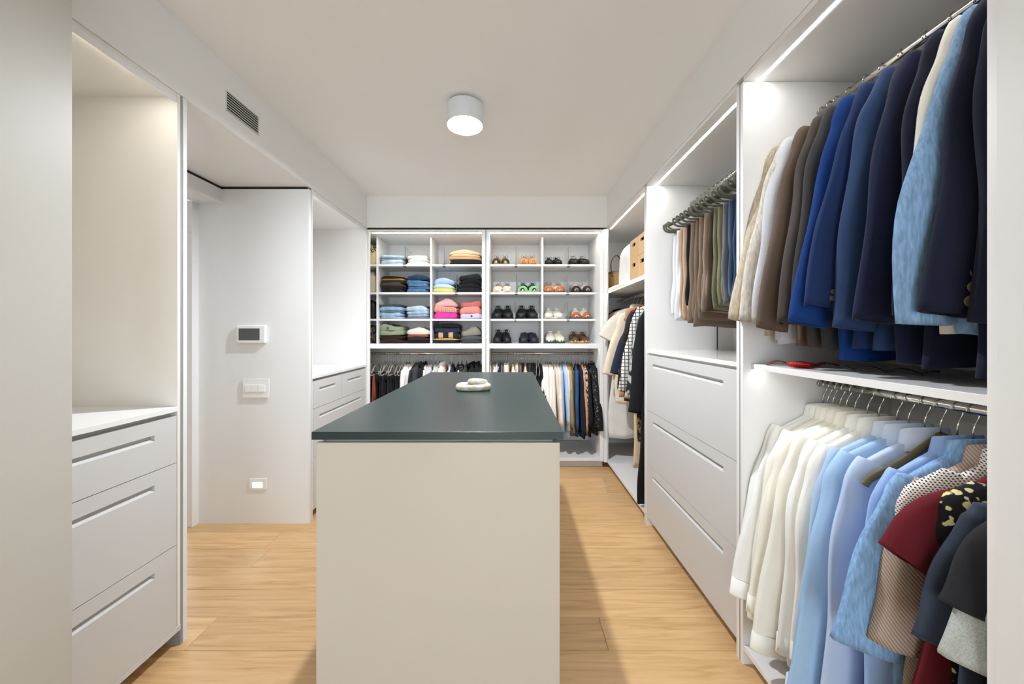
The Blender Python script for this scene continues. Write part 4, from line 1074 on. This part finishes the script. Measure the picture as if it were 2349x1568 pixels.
BAM = plain('bamboo', (206, 168, 118), .45, .4, noise=.10, nscale=9)
for k, (ya, yb, ds) in enumerate(((2.752, 2.93, 'bamboo box with hand holes beside the white pillow'), (2.572, 2.748, 'bamboo box with a seam, nearest the drawer unit'))):
    x0, x1, h = .955, 1.25, .315
    t = thing('storage_box', ds, 'box', ((x0+x1)/2, (ya+yb)/2, zs+.0005), 'bamboo boxes on the corner shelf')
    wy = (yb-ya)/2; wx = (x1-x0)/2
    # front with two holes
    a0, a1 = -wy, wy
    def fr(y0, y1, z0, z1): return (boxv(-wx, -wx+.01, y0, y1, z0, z1), BOXF)
    hy0, hy1 = -.035, .035
    V, F = join([fr(a0, hy0, 0, h), fr(hy1, a1, 0, h), fr(hy0, hy1, 0, .10), fr(hy0, hy1, .128, h-.055), fr(hy0, hy1, h-.03, h)])
    obj('front_panel', V, F, BAM, t)
    for sy in (-1, 1): obj('side_panel', boxv(-wx+.01, wx, min(sy*wy, sy*(wy-.008)), max(sy*wy, sy*(wy-.008)), 0, h), BOXF, BAM, t)
    obj('back_panel', boxv(wx-.008, wx, -wy+.008, wy-.008, 0, h), BOXF, BAM, t)
    obj('base', boxv(-wx+.01, wx-.008, -wy+.008, wy-.008, 0, .008), BOXF, BAM, t)
    obj('lid', boxv(-wx+.01, wx-.008, -wy+.008, wy-.008, h-.02, h-.008), BOXF, BAM, t)
    obj('dark_inner_sheet', boxv(-wx+.03, -wx+.034, -wy+.008, wy-.008, .01, h-.02), BOXF, plain('box_inside', (52, 36, 22), .8), t)  # dark sheet close behind the hand holes
    if k == 1: obj('seam', boxv(-wx-.0008, -wx+.0002, -wy, wy, .165, .168), BOXF, plain('bamboo_seam', (150, 112, 70), .6), t)

# ================================================================== right unit extras: ties, cords
rd = fabric((150, 20, 26), 'floral', (200, 60, 50), rough=.45); rg = random.Random(77)
tie_specs = [(.985, 1.40, 1.19, 1.33, (96, 34, 30), 'dark red silk tie laid along the shelf under the blazers', .05),
             (1.0, 1.27, 1.10, 1.36, (176, 20, 24), 'bright red silk tie folded on the shelf under the blazers', .06),
             (1.10, 1.20, 1.24, 1.05, (60, 60, 70), 'dark patterned tie on the shelf under the blazers', .055)]
for i, (xa, ya, xb, yb, c, ds, wd) in enumerate(tie_specs):
    rings = []
    for j in range(25):
        s = j/24; x = xa+(xb-xa)*s; yy = ya+(yb-ya)*s
        wv = .016*abs(math.sin(s*9+i))*(1-s*.3)+.004
        ww = wd*(.5+.5*s) if i != 1 else wd
        dx, dy = (xb-xa), (yb-ya); L2 = math.hypot(dx, dy); nx, ny = -dy/L2, dx/L2
        rings.append([(x+nx*ww/2, yy+ny*ww/2, wv), (x-nx*ww/2, yy-ny*ww/2, wv), (x-nx*ww/2, yy-ny*ww/2, max(0, wv-.004)), (x+nx*ww/2, yy+ny*ww/2, max(0, wv-.004))])
    V, F = loft(rings); c0 = np.array((xa, ya, 0))
    tag(obj('necktie', [tuple(np.array(v)-c0) for v in V], F, fabric(c, 'tweed', tuple(min(255, k+40) for k in c), rough=.4), None, (xa, ya, 1.2205), True), ds, 'tie', 'ties on the shelf')

def cord(label, pts, r=.0035):
    V, F = tube(smooth_path(pts, 8), r, 8)
    c = np.array(pts[-1]); tag(obj('power_cord', [tuple(np.array(v)-c) for v in V], F, BLACK, None, tuple(c), True), label, 'cord')
cord('straight black cord hanging behind the trousers above the drawer worktop', [(1.40, 2.47, 1.56), (1.402, 2.472, 1.45), (1.40, 2.47, 1.38), (1.40, 2.47, 1.2265)])
cord('curved black cord hanging down to the drawer worktop by the rail divider', [(1.36, 2.16, 1.56), (1.362, 2.15, 1.42), (1.352, 2.12, 1.30), (1.335, 2.06, 1.242), (1.32, 1.95, 1.2265), (1.31, 1.85, 1.2263)])

# ================================================================== decor on the island
mm, nt, b = base_mat('white_onyx'); N, L = nt.nodes, nt.links
tc = N.new('ShaderNodeTexCoord'); n1 = N.new('ShaderNodeTexNoise'); n1.inputs['Scale'].default_value = 9; n1.inputs['Detail'].default_value = 4; n1.inputs['Distortion'].default_value = 1.5
L.new(tc.outputs['Object'], n1.inputs['Vector'])
cr = N.new('ShaderNodeValToRGB'); cr.color_ramp.elements[0].position = .36; cr.color_ramp.elements[0].color = (*lin((206, 200, 160)), 1)
cr.color_ramp.elements[1].position = .56; cr.color_ramp.elements[1].color = (*lin((240, 240, 234)), 1)
L.new(n1.outputs['Fac'], cr.inputs['Fac']); L.new(cr.outputs['Color'], b.inputs['Base Color']); b.inputs['Roughness'].default_value = .3
b.inputs['Subsurface Weight'].default_value = .1
def link_ring(cx, cy, cz, a, b_, r, tilt, rz, name, parent):
    rings = []
    n = 56
    ct, st = math.cos(tilt), math.sin(tilt); cz_, sz_ = math.cos(rz), math.sin(rz)
    pts = []
    for i in range(n):
        t_ = 2*math.pi*i/n; pts.append((a*spow(math.cos(t_), .8), b_*spow(math.sin(t_), .8)))
    V = []; F = []
    for i in range(n):
        p = np.array(pts[i]); tt = np.array(pts[(i+1) % n])-np.array(pts[i-1]); tt /= np.linalg.norm(tt); nn = np.array((tt[1], -tt[0]))
        for k in range(14):
            f = 2*math.pi*k/14
            q = p + nn*r*math.cos(f); z = r*1.05*math.sin(f)
            x, y_, zz = q[0], q[1]*ct - z*st, q[1]*st + z*ct
            V.append((x*cz_-y_*sz_+cx, x*sz_+y_*cz_+cy, zz+cz))
    for i in range(n):
        for k in range(14):
            F.append((i*14+k, i*14+(k+1) % 14, ((i+1) % n)*14+(k+1) % 14, ((i+1) % n)*14+k))
    obj(name, V, F, mm, parent, (0, 0, 0), True)
t = thing('link_sculpture', 'white onyx chain link ornament lying on the island top', 'ornament', (-.205, 1.93, ZI))
link_ring(0, 0, .0175, .078, .055, .0165, 0, math.radians(5), 'link', t)
link_ring(.018, .062, .030, .040, .055, .0155, math.radians(-14), math.radians(-6), 'link', t)

# ================================================================== ceiling lamp
hl = .128; R = .106
WM = plain('lamp_white', (225, 228, 230), .45)
def ceiling_lamp(lx, ly, label):
    t = thing('ceiling_lamp', label, 'lamp', (lx, ly, CEIL-hl))
    V, F = lathe([(R-.02, hl-.012), (R-.001, hl-.014), (R, hl-.018), (R, .002), (R-.001, 0), (R-.004, 0), (R-.006, .004), (R-.006, hl-.03), (.0005, hl-.03)], 56, False, False)
    obj('shade', V, F, WM, t, (0, 0, 0), True)
    V, F = lathe([(.0, hl), (R-.022, hl), (R-.022, hl-.012), (0, hl-.012)], 40); obj('mount', V, F, plain('lamp_mount', (120, 112, 98), .4), t, (0, 0, 0), True)
    V, F = lathe([(.001, .012), (.016, .015), (.028, .027), (.034, .046), (.030, .064), (.018, .080), (.015, .098)], 28, True, True)
    obj('bulb', V, F, emit('bulb_glow', (240, 246, 255), BULB_E), t, (0, 0, 0), True)
ceiling_lamp(-.276, 2.126, 'white cylindrical flush ceiling lamp with a bare bulb')

# ================================================================== wall fittings
def onwall(px, py): # point on the niche wall (y = 2.55)
    return (px-1174)*2.55/FPX, H + (760-py)*2.55/FPX
x0, z1 = onwall(547, 746); x1, z0 = onwall(613, 787)
t = thing('thermostat', 'white thermostat with dark grey screen on the niche wall', 'thermostat', ((x0+x1)/2, 2.55, (z0+z1)/2))
hx, hz = (x1-x0)/2, (z1-z0)/2
WP = plain('white_plastic', (246, 245, 242), .4)
bevel(obj('case', boxv(-hx, hx, -.024, 0, -hz, hz), BOXF, WP, t), .008, 4)
obj('screen', boxv(-hx*.82, hx*.62, -.0248, -.023, -hz*.66, hz*.66), BOXF, plain('screen_dark', (84, 84, 82), .2), t)
x0, z1 = onwall(559, 868); x1, z0 = onwall(619, 911)
t = thing('light_switch', 'white triple rocker switch plate below the thermostat', 'switch', ((x0+x1)/2, 2.55, (z0+z1)/2))
hx, hz = (x1-x0)/2, (z1-z0)/2
bevel(obj('plate', boxv(-hx, hx, -.012, -.004, -hz, hz), BOXF, WP, t), .001, 2)
obj('back_box', boxv(-hx*.93, hx*.97, -.004, 0, -hz*.93, hz*.93), BOXF, GAP, t)
for k in range(3):
    rx0 = -hx*.78+k*hx*.505
    V = boxv(rx0, rx0+hx*.49, -.016, -.012, -hz*.37, hz*.37); V[0] = (V[0][0], -.0185, V[0][2]); V[4] = (V[4][0], -.0185, V[4][2])
    bevel(obj('rocker', V, BOXF, WP, t), .0008, 2)
x0, z1 = onwall(572, 1097); x1, z0 = onwall(612, 1122)
t = thing('night_light', 'small glowing night light low on the niche wall', 'night light', ((x0+x1)/2, 2.55, (z0+z1)/2))
hx, hz = (x1-x0)/2, (z1-z0)/2
bevel(obj('plate', boxv(-hx, hx, -.006, 0, -hz, hz), BOXF, WP, t), .001, 2)
obj('lens', boxv(-hx*.6, hx*.5, -.0068, -.0055, -hz*.55, hz*.3), BOXF, emit('night_glow', (255, 252, 240), 14), t)
t = thing('wall_outlet', 'white wall outlet inside the lit far left niche', 'outlet', (-1.985, 2.86, 1.15))
bevel(obj('plate', boxv(0, .006, -.035, .035, -.058, .058), BOXF, WP, t), .001, 2)
obj('socket', boxv(.006, .008, -.017, .017, -.034, .034), BOXF, plain('socket_grey', (205, 205, 203), .4), t)

# air grille in the left bulkhead
t = thing('air_vent', 'white linear air grille in the left bulkhead', 'vent', (XL, 1.925, 2.505))
obj('backing', boxv(0, .0008, -.112, .112, -.047, .047), BOXF, GAP, t)
FR = plain('vent_white', (214, 213, 210), .5)
V, F = join([(boxv(0, .004, -.118, -.112, -.052, .052), BOXF), (boxv(0, .004, .112, .118, -.052, .052), BOXF), (boxv(0, .004, -.112, .112, .047, .052), BOXF), (boxv(0, .004, -.112, .112, -.052, -.047), BOXF)])
obj('frame', V, F, FR, t)
sm = mesh_of('slat', [(0, -.112, 0), (.0035, -.112, -.0065), (.0035, .112, -.0065), (0, .112, 0), (.0008, -.112, .0012), (.0042, -.112, -.005), (.0042, .112, -.005), (.0008, .112, .0012)], BOXF, FR)
for k in range(7): link_mesh('slat', sm, t, (.0009, 0, .040-.0132*k))
